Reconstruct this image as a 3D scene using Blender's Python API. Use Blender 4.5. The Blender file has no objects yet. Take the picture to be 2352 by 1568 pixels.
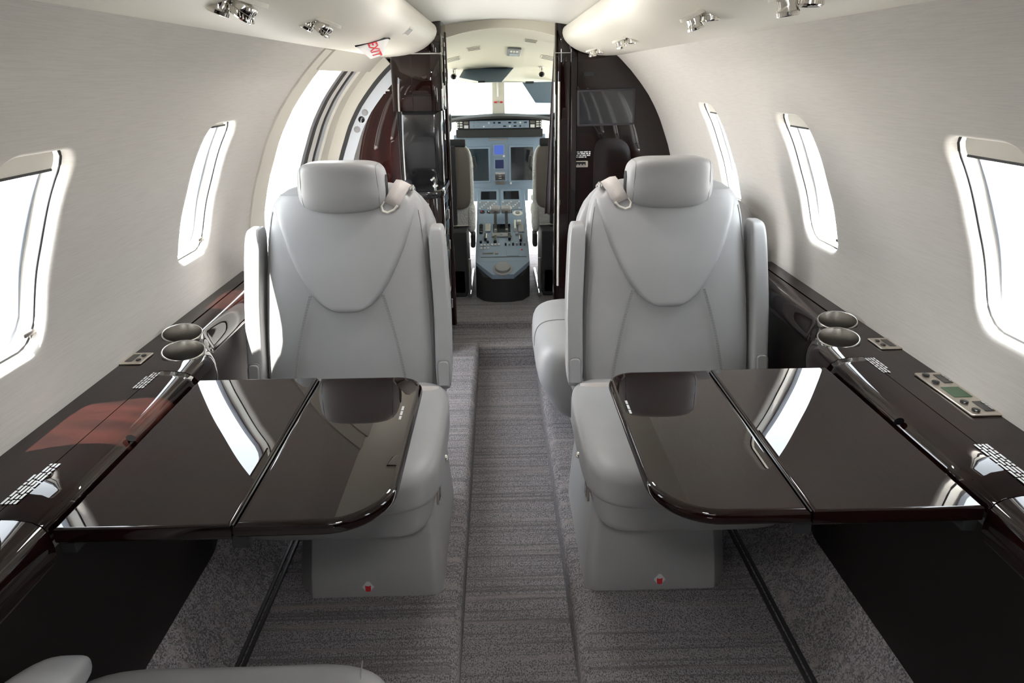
import bpy, bmesh, math, random
from mathutils import Vector, Matrix
random.seed(7)
SC = bpy.context.scene
COL = SC.collection
R = math.radians

# ------------------------------------------------------------------ camera
cam_d = bpy.data.cameras.new('camera'); cam = bpy.data.objects.new('camera', cam_d); COL.objects.link(cam)
PITCH, YAW, ROLL = R(17.0), R(1.0387), R(0.75)
F = Vector((math.sin(YAW)*math.cos(PITCH), math.cos(YAW)*math.cos(PITCH), -math.sin(PITCH)))
RT = Vector((math.cos(YAW), -math.sin(YAW), 0)); DN = F.cross(RT)
R2 = RT*math.cos(ROLL) + DN*math.sin(ROLL); D2 = DN*math.cos(ROLL) - RT*math.sin(ROLL)
M = Matrix((R2, -D2, -F)).transposed().to_4x4(); M.translation = (-.03, 0, 1.13)
cam.matrix_world = M
cam_d.sensor_width = 36; cam_d.lens = 24; cam_d.shift_y = -130/2352
cam_d.clip_start = .02; cam_d.clip_end = 400
SC.camera = cam

# ------------------------------------------------------------------ world, sun, large lights, exposure
W = bpy.data.worlds.new('world'); SC.world = W; W.use_nodes = True
bg = W.node_tree.nodes['Background']; bg.inputs[0].default_value = (.88, .94, 1, 1); bg.inputs[1].default_value = 14.0
sun_d = bpy.data.lights.new('sun', 'SUN'); sun = bpy.data.objects.new('sun', sun_d); COL.objects.link(sun)
sun_d.energy = 75; sun_d.angle = R(.6); sun_d.color = (1, .94, .86)
sun.rotation_euler = Vector((.225, .17, -1)).to_track_quat('-Z', 'Y').to_euler()
sun.location = (-3, -2, 12)

def area(name, loc, tgt, sx, sy, power, col=(1, .95, .88)):
    d = bpy.data.lights.new(name, 'AREA'); d.shape = 'RECTANGLE'; d.size = sx; d.size_y = sy; d.energy = power; d.color = col
    o = bpy.data.objects.new(name, d); COL.objects.link(o); o.location = loc
    o.rotation_euler = (Vector(tgt)-Vector(loc)).to_track_quat('-Z', 'Y').to_euler()
    return o
area('ceiling_lamp_light', (0, -.08, 1.372), (0, .25, 0), .20, .14, 8, (1, .97, .94))
area('aisle_lamp_light', (0, 1.95, 1.380), (0, 1.95, 0), .16, .12, 5, (1, .97, .95))
area('cove_light_left', (-.325, 1.3, 1.357), (-.10, 1.3, 1.40), .03, 4.2, 1.5)
area('cove_light_right', (.325, 1.3, 1.357), (.10, 1.3, 1.40), .03, 4.2, 1.5)
VS = SC.view_settings
VS.view_transform = 'Standard'; VS.look = 'None'; VS.exposure = -0.2; VS.gamma = 1; VS.use_curve_mapping = False

# ------------------------------------------------------------------ materials
def mat(name, col, rough=.5, metal=0, coat=0, coat_rough=.03, spec=.5, noise=None, bump=None, streak=None, emis=None, ior=1.5, alpha=None, sheen=0):
    m = bpy.data.materials.new(name); m.use_nodes = True; nt = m.node_tree; N = nt.nodes; L = nt.links
    b = N['Principled BSDF']
    b.inputs['Base Color'].default_value = (*col, 1); b.inputs['Roughness'].default_value = rough
    b.inputs['Metallic'].default_value = metal; b.inputs['Coat Weight'].default_value = coat; b.inputs['Coat Roughness'].default_value = coat_rough
    b.inputs['Specular IOR Level'].default_value = spec; b.inputs['IOR'].default_value = ior
    if sheen: b.inputs['Sheen Weight'].default_value = sheen
    tc = None
    def coords(sc):
        nonlocal tc
        if tc is None: tc = N.new('ShaderNodeTexCoord')
        mp = N.new('ShaderNodeMapping'); mp.inputs['Scale'].default_value = sc; L.new(tc.outputs['Object'], mp.inputs['Vector']); return mp.outputs[0]
    def tex(sc, scale, detail):
        t = N.new('ShaderNodeTexNoise'); t.inputs['Scale'].default_value = scale; t.inputs['Detail'].default_value = detail
        L.new(coords(sc), t.inputs['Vector']); return t.outputs['Fac']
    colour_in = None
    for (sc, scale, detail, other, lo, hi) in ([noise] if noise and not isinstance(noise, list) else (noise or [])):
        f = tex(sc, scale, detail)
        mr = N.new('ShaderNodeMapRange'); mr.inputs[1].default_value = lo; mr.inputs[2].default_value = hi; L.new(f, mr.inputs[0])
        mx = N.new('ShaderNodeMix'); mx.data_type = 'RGBA'; L.new(mr.outputs[0], mx.inputs[0])
        if colour_in is None: mx.inputs[6].default_value = (*col, 1)
        else: L.new(colour_in, mx.inputs[6])
        mx.inputs[7].default_value = (*other, 1); colour_in = mx.outputs[2]
    if colour_in is not None: L.new(colour_in, b.inputs['Base Color'])
    if bump:
        prev = None
        for (sc, scale, detail, strength, dist) in (bump if isinstance(bump, list) else [bump]):
            f = tex(sc, scale, detail); bn = N.new('ShaderNodeBump'); bn.inputs['Strength'].default_value = strength; bn.inputs['Distance'].default_value = dist
            L.new(f, bn.inputs['Height'])
            if prev is not None: L.new(prev, bn.inputs['Normal'])
            prev = bn.outputs[0]
        L.new(prev, b.inputs['Normal'])
    if emis: b.inputs['Emission Color'].default_value = (*emis[0], 1); b.inputs['Emission Strength'].default_value = emis[1]
    return m
MT = {}
MT['fabric'] = mat('woven_wall_fabric', (.60, .572, .543), .9, noise=[((1.2, 2, 90), 7, 4, (.56, .534, .505), .42, .62), ((40, 14, 60), 9, 2, (.50, .47, .43), .66, .82)], bump=[((3, 5, 150), 6, 3, .12, .0012)])
MT['leather'] = mat('pale_grey_leather', (.335, .334, .337), .42, noise=((1, 1, 1), 5, 3, (.31, .309, .312), .4, .7), bump=[((1, 1, 1), 260, 3, .10, .001), ((1, 1, 1), 14, 2, .10, .004)])
MT['stitch'] = mat('grey_thread', (.25, .25, .245), .8)
MT['wood'] = mat('dark_lacquered_veneer', (.0055, .0022, .0019), .4, spec=0, coat=1, coat_rough=.004, noise=[((.8, 5, 5), 6, 6, (.0115, .0036, .0029), .40, .66)])
MT['redwood'] = mat('red_brown_lacquered_veneer', (.026, .006, .005), .4, spec=0, coat=1, coat_rough=.01, noise=[((4, 4, .6), 6, 6, (.010, .0035, .0035), .40, .66)])
MT['darkpanel'] = mat('satin_near_black_panel', (.007, .005, .0042), .42, spec=.25)
MT['black'] = mat('black_gloss', (.006, .006, .007), .15, coat=.5)
MT['blackmat'] = mat('black_matt_plastic', (.016, .017, .019), .6)
MT['plastic'] = mat('cream_plastic', (.72, .69, .62), .45)
MT['white'] = mat('white_plastic', (.80, .79, .76), .4)
MT['headliner'] = mat('cream_headliner', (.70, .66, .55), .7)
MT['ceiling'] = mat('pale_ceiling_panel', (.70, .69, .65), .5)
MT['chrome'] = mat('chrome', (.86, .84, .80), .08, 1)
MT['cup'] = mat('soft_chrome_cup', (.62, .60, .57), .24, 1)
MT['nickel'] = mat('satin_nickel', (.72, .66, .58), .28, 1)
MT['darknickel'] = mat('dark_nickel', (.22, .21, .20), .35, 1)
MT['steel'] = mat('brushed_steel', (.55, .54, .52), .3, 1)
MT['grey_jamb'] = mat('pale_blue_grey_paint', (.52, .55, .60), .45)
MT['windowframe'] = mat('blue_grey_window_frame', (.16, .18, .22), .4)
MT['notch'] = mat('matt_black_notch', (.003, .003, .003), 1.0, spec=0)
MT['rubber'] = mat('dark_rubber', (.02, .02, .022), .5)
MT['greyrubber'] = mat('grey_rubber', (.28, .28, .29), .5)
MT['carpet'] = mat('ribbed_grey_carpet', (.31, .292, .304), .95, spec=.1, noise=[((.25, 24, 24), 4, 3, (.19, .178, .18), .50, .62), ((150, 95, 95), 2.2, 2, (.12, .115, .122), .46, .60), ((.3, 6, 6), 5, 2, (.33, .30, .29), .55, .75), ((150, 110, 110), 2, 1, (.42, .41, .42), .66, .76)], bump=[((150, 95, 95), 2.2, 2, 1.0, .006)])
MT['webbing'] = mat('grey_belt_webbing', (.50, .46, .44), .8, bump=((1, 1, 1), 300, 2, .4, .002))
MT['panelblue'] = mat('blue_grey_panel', (.22, .29, .38), .5)
MT['screen'] = mat('dark_screen', (.006, .008, .012), .12, coat=.6)
MT['tealscreen'] = mat('dark_teal_screen', (.010, .024, .034), .15)
MT['bluescreen'] = mat('blue_lit_screen', (.02, .04, .15), .2, emis=((.10, .17, .62), .8))
MT['navyscreen'] = mat('navy_screen', (.008, .014, .05), .2, emis=((.01, .02, .08), .5))
MT['green'] = mat('green_lcd', (.05, .10, .05), .3)
MT['redmark'] = mat('red_print', (.62, .03, .04), .5)
MT['exitred'] = mat('red_letters', (.75, .05, .06), .5)
MT['print'] = mat('white_print', (.62, .62, .62), .6)
MT['exitwhite'] = mat('lit_exit_face', (.85, .84, .84), .35)
MT['tan'] = mat('taupe_leather', (.14, .12, .102), .5)
MT['sheep'] = mat('white_sheepskin', (.72, .72, .70), .95, bump=((1, 1, 1), 90, 3, 1, .01))
MT['curtain'] = mat('mauve_grey_curtain', (.16, .135, .145), .9)
MT['visor'] = mat('smoked_blue_visor', (.10, .15, .21), .15, coat=.5)
MT['knob'] = mat('ivory_knob', (.66, .66, .60), .4)
MT['ground'] = mat('pale_concrete_apron', (.55, .54, .51), .9, noise=((1, 1, 1), .6, 5, (.46, .45, .43), .4, .7))
MT['grass'] = mat('bright_grass', (.18, .34, .06), .9, noise=((1, 1, 1), .9, 4, (.10, .22, .04), .4, .6))
MT['reveal'] = mat('off_white_reveal', (.78, .76, .72), .5)
def glass_mat(name, tint):
    m = bpy.data.materials.new(name); m.use_nodes = True; nt = m.node_tree; nt.nodes.clear()
    o = nt.nodes.new('ShaderNodeOutputMaterial'); mx = nt.nodes.new('ShaderNodeMixShader'); t = nt.nodes.new('ShaderNodeBsdfTransparent'); g = nt.nodes.new('ShaderNodeBsdfGlossy')
    t.inputs[0].default_value = tint; g.inputs['Roughness'].default_value = .02; mx.inputs[0].default_value = .06
    nt.links.new(t.outputs[0], mx.inputs[1]); nt.links.new(g.outputs[0], mx.inputs[2]); nt.links.new(mx.outputs[0], o.inputs[0]); return m
MT['glass'] = glass_mat('window_glass', (.95, .97, .97, 1))
MT['tintglass'] = glass_mat('tinted_cockpit_glass', (.32, .35, .345, 1))

# ------------------------------------------------------------------ helpers
def link(name, me, m, parent=None, angle=38, kind=None, flat=False):
    o = bpy.data.objects.new(name, me); COL.objects.link(o)
    if m is not None and len(me.materials) == 0: me.materials.append(MT[m])
    for p in me.polygons: p.use_smooth = not flat
    if not flat: me.set_sharp_from_angle(angle=R(angle))
    if parent is not None:
        o.parent = parent
        off = parent.location.copy() if parent.parent is None else Vector((0, 0, 0))   # all meshes are built in world coordinates
        o.matrix_parent_inverse = Matrix.Translation(-off)
    if kind: o['kind'] = kind
    return o
def fin(name, bm, m, parent=None, angle=38, wn=False, kind=None, recalc=True):
    if recalc: bmesh.ops.recalc_face_normals(bm, faces=bm.faces[:])
    me = bpy.data.meshes.new(name); bm.to_mesh(me); bm.free()
    o = link(name, me, m, parent, angle, kind)
    if wn:
        md = o.modifiers.new('wn', 'WEIGHTED_NORMAL'); md.keep_sharp = True
    return o
def pyd(name, v, f, m, parent=None, angle=38, kind=None, recalc=False):
    me = bpy.data.meshes.new(name); me.from_pydata([tuple(p) for p in v], [], f); me.update()
    if recalc:
        b = bmesh.new(); b.from_mesh(me); bmesh.ops.recalc_face_normals(b, faces=b.faces[:]); b.to_mesh(me); b.free()
    return link(name, me, m, parent, angle, kind)
def thing(name, label, cat, loc=(0, 0, 0), group=None):
    o = bpy.data.objects.new(name, None); COL.objects.link(o); o.location = loc; o.empty_display_size = .05
    o['label'] = label; o['category'] = cat
    if group: o['group'] = group
    return o
def tag(o, label, cat, group=None):
    o['label'] = label; o['category'] = cat
    if group: o['group'] = group
    return o
def struct(o, label, cat='structure'):
    o['kind'] = 'structure'; o['label'] = label; o['category'] = cat; return o

def bm_rbox(bm, c, s, bev=.005, seg=3, rot=None):
    b = bmesh.new(); bmesh.ops.create_cube(b, size=1)
    for v in b.verts: v.co = Vector((v.co.x*s[0], v.co.y*s[1], v.co.z*s[2]))
    if bev > 0: bmesh.ops.bevel(b, geom=b.edges[:], offset=min(bev, min(s)*.49), segments=seg, profile=.5, affect='EDGES')
    mx = Matrix.Translation(Vector(c)) @ (rot.to_4x4() if rot is not None else Matrix.Identity(4))
    b.transform(mx); tmp = bpy.data.meshes.new('t'); b.to_mesh(tmp); b.free(); bm.from_mesh(tmp); bpy.data.meshes.remove(tmp)
def rbox(name, c, s, m, parent=None, bev=.005, seg=3, rot=None):
    bm = bmesh.new(); bm_rbox(bm, c, s, bev, seg, rot); return fin(name, bm, m, parent, wn=True)
def squircle(name, c, h, m, parent=None, n=5, cuts=10, fn=None, rot=None):
    bm = bmesh.new(); bmesh.ops.create_cube(bm, size=2)
    bmesh.ops.subdivide_edges(bm, edges=bm.edges[:], cuts=cuts, use_grid_fill=True)
    for v in bm.verts:
        p = v.co; p = Vector([math.copysign(abs(a)**.8, a) for a in p])
        d = (abs(p.x)**n + abs(p.y)**n + abs(p.z)**n)**(1/n); p = p/d
        p = Vector((p.x*h[0], p.y*h[1], p.z*h[2]))
        if fn: p = fn(p)
        if rot is not None: p = rot @ p
        v.co = p + Vector(c)
    return fin(name, bm, m, parent, angle=80)
def bm_tube(bm, pts, r, n=8, closed=False, cap=True):
    pts = [Vector(p) for p in pts]; k = len(pts); rings = []; prev = None
    for i, p in enumerate(pts):
        if closed: t = pts[(i+1) % k]-pts[i-1]
        else: t = pts[min(i+1, k-1)]-pts[max(i-1, 0)]
        t.normalize()
        if prev is None:
            a = Vector((0, 0, 1)) if abs(t.z) < .9 else Vector((1, 0, 0)); u = t.cross(a).normalized()
        else:
            u = (prev - t*prev.dot(t)).normalized()
        prev = u; w = t.cross(u); rr = r[i] if isinstance(r, (list, tuple)) else r
        rings.append([bm.verts.new(p + (u*math.cos(2*math.pi*j/n) + w*math.sin(2*math.pi*j/n))*rr) for j in range(n)])
    for i in range(k if closed else k-1):
        a, b = rings[i], rings[(i+1) % k]
        for j in range(n): bm.faces.new((a[j], a[(j+1) % n], b[(j+1) % n], b[j]))
    if not closed and cap: bm.faces.new(rings[0][::-1]); bm.faces.new(rings[-1])
def tube(name, pts, r, m, parent=None, n=8, closed=False):
    bm = bmesh.new(); bm_tube(bm, pts, r, n, closed); return fin(name, bm, m, parent, angle=60)
def bm_lathe(bm, prof, n=28, mx=None):
    rings = []
    for (r, z) in prof:
        if r < 1e-6: rings.append([bm.verts.new((0, 0, z))])
        else: rings.append([bm.verts.new((r*math.cos(2*math.pi*j/n), r*math.sin(2*math.pi*j/n), z)) for j in range(n)])
    vs = [v for q in rings for v in q]
    for a, b in zip(rings[:-1], rings[1:]):
        for j in range(n):
            q = [a[j % len(a)], a[(j+1) % len(a)], b[(j+1) % len(b)], b[j % len(b)]]
            u = []
            for v in q:
                if v not in u: u.append(v)
            if len(u) >= 3: bm.faces.new(u)
    if mx is not None:
        for v in vs: v.co = mx @ v.co
def lathe(name, prof, m, parent=None, n=28, mx=None, angle=35):
    bm = bmesh.new(); bm_lathe(bm, prof, n, mx); return fin(name, bm, m, parent, angle=angle)
def round_poly(pts, rads, seg=6):
    out = []; k = len(pts)
    for i in range(k):
        p = Vector(pts[i]); r = rads[i] if isinstance(rads, (list, tuple)) else rads
        a = Vector(pts[i-1])-p; b = Vector(pts[(i+1) % k])-p
        if r <= 0: out.append(tuple(p)); continue
        la, lb = a.length, b.length; a.normalize(); b.normalize(); ang = a.angle(b)
        d = min(r/math.tan(ang/2), la*.49, lb*.49); rr = d*math.tan(ang/2)
        bis = (a+b).normalized(); cen = p + bis*(rr/math.sin(ang/2))
        s = p+a*d; e = p+b*d
        v0 = s-cen; v1 = e-cen
        tot = math.atan2(v0.x*v1.y-v0.y*v1.x, v0.dot(v1))
        for j in range(seg+1):
            t = tot*j/seg; c, sn = math.cos(t), math.sin(t)
            out.append((cen.x+v0.x*c-v0.y*sn, cen.y+v0.x*sn+v0.y*c))
    return out
def bm_prism(bm, outline, to3, h0, h1, bev=0, seg=3):
    """outline in 2D, to3(u,v,h)->3D ; optional rounded rim on both faces"""
    b = bmesh.new(); vs = [b.verts.new((p[0], p[1], h0)) for p in outline]; f = b.faces.new(vs)
    r = bmesh.ops.extrude_face_region(b, geom=[f]); top = [e for e in r['geom'] if isinstance(e, bmesh.types.BMVert)]
    for v in top: v.co.z = h1
    if bev > 0:
        ed = [e for e in b.edges if abs(e.verts[0].co.z-e.verts[1].co.z) < 1e-7]
        bmesh.ops.bevel(b, geom=ed, offset=bev, segments=seg, profile=.5, affect='EDGES')
    for v in b.verts: v.co = Vector(to3(*v.co))
    tmp = bpy.data.meshes.new('t'); b.to_mesh(tmp); b.free(); bm.from_mesh(tmp); bpy.data.meshes.remove(tmp)
def prism(name, outline, to3, h0, h1, m, parent=None, bev=0, seg=3, angle=38):
    bm = bmesh.new(); bm_prism(bm, outline, to3, h0, h1, bev, seg); o = fin(name, bm, m, parent, angle)
    me = o.data; big = set()
    for p in me.polygons:
        if len(p.vertices) >= len(outline) and (len(outline) > 4 or bev > 0 and p.area > .3*max(q.area for q in me.polygons)): big.update(p.edge_keys)
    for e in me.edges:
        if tuple(sorted(e.vertices)) in big: e.use_edge_sharp = True      # caps stay perfectly flat
    return o
XY = lambda u, v, h: (u, v, h)
XZ = lambda u, v, h: (u, h, v)
YZ = lambda u, v, h: (h, u, v)
def frame3(o, eu, ev, en):
    o, eu, ev, en = Vector(o), Vector(eu).normalized(), Vector(ev).normalized(), Vector(en).normalized()
    return lambda u, v, h: tuple(o+eu*u+ev*v+en*h)
def words(name, to3, lines, width, lh, parent, m='print', fill=.62, seed=1, thick=.0006):
    """rows of tiny printed words too small to read"""
    rnd = random.Random(seed); bm = bmesh.new()
    for i in range(lines):
        x = 0; ww = width*(1 if i < lines-1 else .75)
        while x < ww:
            w = lh*rnd.uniform(1.0, 3.2); w = min(w, ww-x)
            if w > lh*.4:
                y = -i*lh
                q = [to3(x, y, thick), to3(x+w, y, thick), to3(x+w, y-lh*fill, thick), to3(x, y-lh*fill, thick)]
                bm.faces.new([bm.verts.new(p) for p in q])
            x += w + lh*.45
    return fin(name, bm, m, parent, recalc=False)
def text_mesh(name, s, size, to3, m, parent, thick=.0008, bold=True):
    cu = bpy.data.curves.new('f', 'FONT'); cu.body = s; cu.size = size; cu.align_x = 'CENTER'; cu.align_y = 'CENTER'; cu.offset = size*.02 if bold else 0; cu.resolution_u = 2
    t = bpy.data.objects.new('f', cu); COL.objects.link(t); dg = bpy.context.evaluated_depsgraph_get()
    me = bpy.data.meshes.new_from_object(t.evaluated_get(dg)); bpy.data.objects.remove(t)
    for v in me.vertices: v.co = Vector(to3(v.co.x, v.co.y, thick))
    me.name = name; me.materials.clear(); return link(name, me, m, parent)

# ------------------------------------------------------------------ fuselage profile
KEY = [(.83, -.30), (.855, -.12), (.88, .06), (.898, .25), (.904, .42), (.905, .50), (.905, .58), (.90, .65), (.889, .70), (.868, .778), (.845, .84), (.812, .925), (.775, .995), (.737, 1.055), (.66, 1.15), (.585, 1.225), (.52, 1.275)]
def catmull(K, n=10):
    out = []
    for i in range(len(K)-1):
        p0 = Vector(K[max(i-1, 0)]); p1 = Vector(K[i]); p2 = Vector(K[i+1]); p3 = Vector(K[min(i+2, len(K)-1)])
        for j in range(n):
            t = j/n; out.append(.5*((2*p1)+(-p0+p2)*t+(2*p0-5*p1+4*p2-p3)*t*t+(-p0+3*p1-3*p2+p3)*t**3))
    out.append(Vector(K[-1])); return out
PR = catmull(KEY); SL = [0]
for a, b in zip(PR[:-1], PR[1:]): SL.append(SL[-1]+(b-a).length)
def prof(s):
    s = max(0, min(SL[-1], s)); lo = 0
    import bisect
    i = min(max(bisect.bisect_right(SL, s)-1, 0), len(SL)-2); t = (s-SL[i])/(SL[i+1]-SL[i])
    p = PR[i].lerp(PR[i+1], t); tg = (PR[min(i+2, len(PR)-1)]-PR[max(i-1, 0)]).normalized()
    return p, Vector((tg.y, -tg.x))          # point (x,z), outward normal
def s_of_z(z):
    for i in range(len(PR)-1):
        if PR[i].y <= z <= PR[i+1].y: return SL[i]+(SL[i+1]-SL[i])*(z-PR[i].y)/(PR[i+1].y-PR[i].y)
def wallpt(side, y, s, out=0):
    p, n = prof(s); return (side*(p.x+n.x*out), y, p.y+n.y*out)

# ------------------------------------------------------------------ outside
def quad(name, pts, m, parent=None): return pyd(name, pts, [(0, 1, 2, 3)], m, parent)
g = quad('ground', [(-150, -150, -1.5), (150, -150, -1.5), (150, 150, -1.5), (-150, 150, -1.5)], 'ground'); struct(g, 'pale concrete apron outside the aircraft', 'ground')

# ------------------------------------------------------------------ floor
Y0, Y1 = -.95, 3.66
AZ, FZ = -.36, -.20
fl = pyd('floor', [(-.16, Y0, AZ), (.16, Y0, AZ), (.16, 3.40, AZ), (-.16, 3.40, AZ)], [(0, 1, 2, 3)], 'carpet')
struct(fl, 'ribbed grey carpet of the dropped centre aisle', 'floor')
def platform(side, y0, y1, z, inner=.147, rnd=.03, end_round=0):
    sec = [(inner+.004, AZ-.01), (inner+.002, z-.10), (inner, z-rnd)]
    for k in range(1, 7):
        a = math.pi/2*k/6; sec.append((inner+rnd-rnd*math.cos(a), z-rnd+rnd*math.sin(a)))
    sec += [(inner+.1, z), (.5, z), (.64, z), (.672, z+.003), (.695, z+.018), (.715, z+.045), (.785, z+.150), (.83, z+.22)]
    ys = [y0, y1-.12] + ([y1-.12+.12*math.sin(math.pi/2*k/6) for k in range(1, 7)] if end_round else [y1])
    v = []; f = []
    for i, y in enumerate(ys):
        sh = 0; dz = 0
        if end_round and y > y1-.12:
            t = (y-(y1-.12))/.12; sh = end_round*(1-math.sqrt(max(0, 1-t*t)))*.6; dz = -.03*(1-math.sqrt(max(0, 1-t*t)))
        for (x, zz) in sec:
            v.append((side*(x+sh*max(0, 1-(x-inner)/.1)), y, zz+dz*(1 if zz > AZ else 0)))
    k = len(sec)
    for i in range(len(ys)-1):
        for j in range(k-1): f.append((i*k+j, i*k+j+1, i*k+k+j+1, i*k+k+j))
    b = len(v)-k; v.append((side*.83, ys[-1], AZ-.01)); f.append(tuple(range(b, b+k))+(len(v)-1,))
    return pyd('seat_platform', v, f, 'carpet', fl, recalc=True)
platform(-1, Y0, 2.81, FZ); platform(-1, 2.815, 3.46, FZ-.012, end_round=.07)
platform(1, Y0, 3.46, FZ, end_round=.07)
pyd('step_riser', [(-.30, 3.39, AZ-.01), (.30, 3.39, AZ-.01), (.30, 3.395, FZ-.05), (.30, 3.41, FZ-.036), (-.30, 3.41, FZ-.036), (-.30, 3.395, FZ-.05)], [(0, 1, 2, 5), (5, 2, 3, 4)], 'carpet', fl)
pyd('entry_floor', [(-.9, 3.41, FZ-.036), (.9, 3.41, FZ-.036), (.9, 3.7, FZ-.036), (-.9, 3.7, FZ-.036)], [(0, 1, 2, 3)], 'carpet', fl)
rbox('threshold', (0, 3.665, FZ-.02), (.70, .06, .05), 'carpet', fl, .012)
pyd('cockpit_floor', [(-.8, 3.69, FZ), (.8, 3.69, FZ), (.8, 5.6, FZ), (-.8, 5.6, FZ)], [(0, 1, 2, 3)], 'carpet', fl)
for side in (-1, 1):
    for dx in (-.008, .008):
        rbox('seat_track', (side*(.661)+dx, .95, FZ+.003), (.011, 3.6, .008), 'rubber', fl, .003, 2)

# ------------------------------------------------------------------ side walls and windows
BAY = .775; WH = .106; WZ0, WZ1 = .645, 1.018
WC = [1.13+BAY*k for k in range(-1, 3)]           # window centres .355 .. 2.68
S0, S1 = s_of_z(.44), s_of_z(1.262)
sa, sb = s_of_z(WZ0), s_of_z(WZ1); SCN = (sa+sb)/2; HS = (sb-sa)/2
def rr_pts(hy, hs, r, angs):
    out = []
    for a in angs:
        c, s = math.cos(a), math.sin(a)
        lo, hi = 0, 1.0
        for _ in range(40):
            m_ = (lo+hi)/2; x, y = abs(c*m_), abs(s*m_)
            qx, qy = x-(hy-r), y-(hs-r)
            d = math.hypot(max(qx, 0), max(qy, 0))+min(max(qx, qy), 0)-r
            if d > 0: hi = m_
            else: lo = m_
        out.append((c*lo, s*lo))
    return out
def bay(side, yc, ya, yb, verts, faces):
    cor = [math.atan2(t-SCN, y-yc) for y in (ya, yb) for t in (S0, S1)]
    angs = sorted(set([round(2*math.pi*k/88-math.pi, 6) for k in range(88)]+[round(c, 6) for c in cor])); n = len(angs)
    hole = rr_pts(WH, HS, .05, angs); rings = []
    for dep, gr in ((.022, -.004), (.016, -.0035), (.010, -.002), (.005, .0), (.0018, .004), (0, .009)):
        rings.append([(p[0]+gr*(p[0]/math.hypot(*p)), p[1]+gr*(p[1]/math.hypot(*p)), dep) for p in hole])
    K = 12; h1 = rings[-1]
    for k in range(1, K+1):
        t = k/K; t = t**1.15; q = []
        for a, p in zip(angs, h1):
            c, s = math.cos(a), math.sin(a); L_ = 9
            if c > 1e-9: L_ = min(L_, (yb-yc)/c)
            if c < -1e-9: L_ = min(L_, (ya-yc)/c)
            if s > 1e-9: L_ = min(L_, (S1-SCN)/s)
            if s < -1e-9: L_ = min(L_, (S0-SCN)/s)
            q.append((p[0]+(c*L_-p[0])*t, p[1]+(s*L_-p[1])*t, 0))
        rings.append(q)
    b = len(verts)
    for q in rings:
        for (dy, ds, dep) in q: verts.append(wallpt(side, yc+dy, SCN+ds, dep))
    for i in range(len(rings)-1):
        for j in range(n):
            j2 = (j+1) % n; q = (b+i*n+j, b+i*n+j2, b+(i+1)*n+j2, b+(i+1)*n+j); faces.append(q if side < 0 else q[::-1])
def grid_wall(side, ya, yb, s0, s1, verts, faces, ns=40, out=0):
    b = len(verts)
    for i in range(ns+1):
        for y in (ya, yb): verts.append(wallpt(side, y, s0+(s1-s0)*i/ns, out))
    for i in range(ns): faces.append((b+2*i, b+2*i+1, b+2*i+3, b+2*i+2))
walls = {}
for side, nm in ((-1, 'left'), (1, 'right')):
    v = []; f = []; cs = WC if side > 0 else WC[:3]; yend = 3.66 if side > 0 else 2.36
    for i, c in enumerate(cs):
        ya = c-BAY/2 if i else Y0; yb = c+BAY/2 if i < len(cs)-1 else yend
        bay(side, c, ya, yb, v, f)
    w = pyd('wall_'+nm, v, f, 'fabric', angle=70, recalc=False); walls[side] = w
    struct(w, 'curved %s cabin sidewall covered in pale woven fabric' % nm, 'wall')
wn_ = 0
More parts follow.
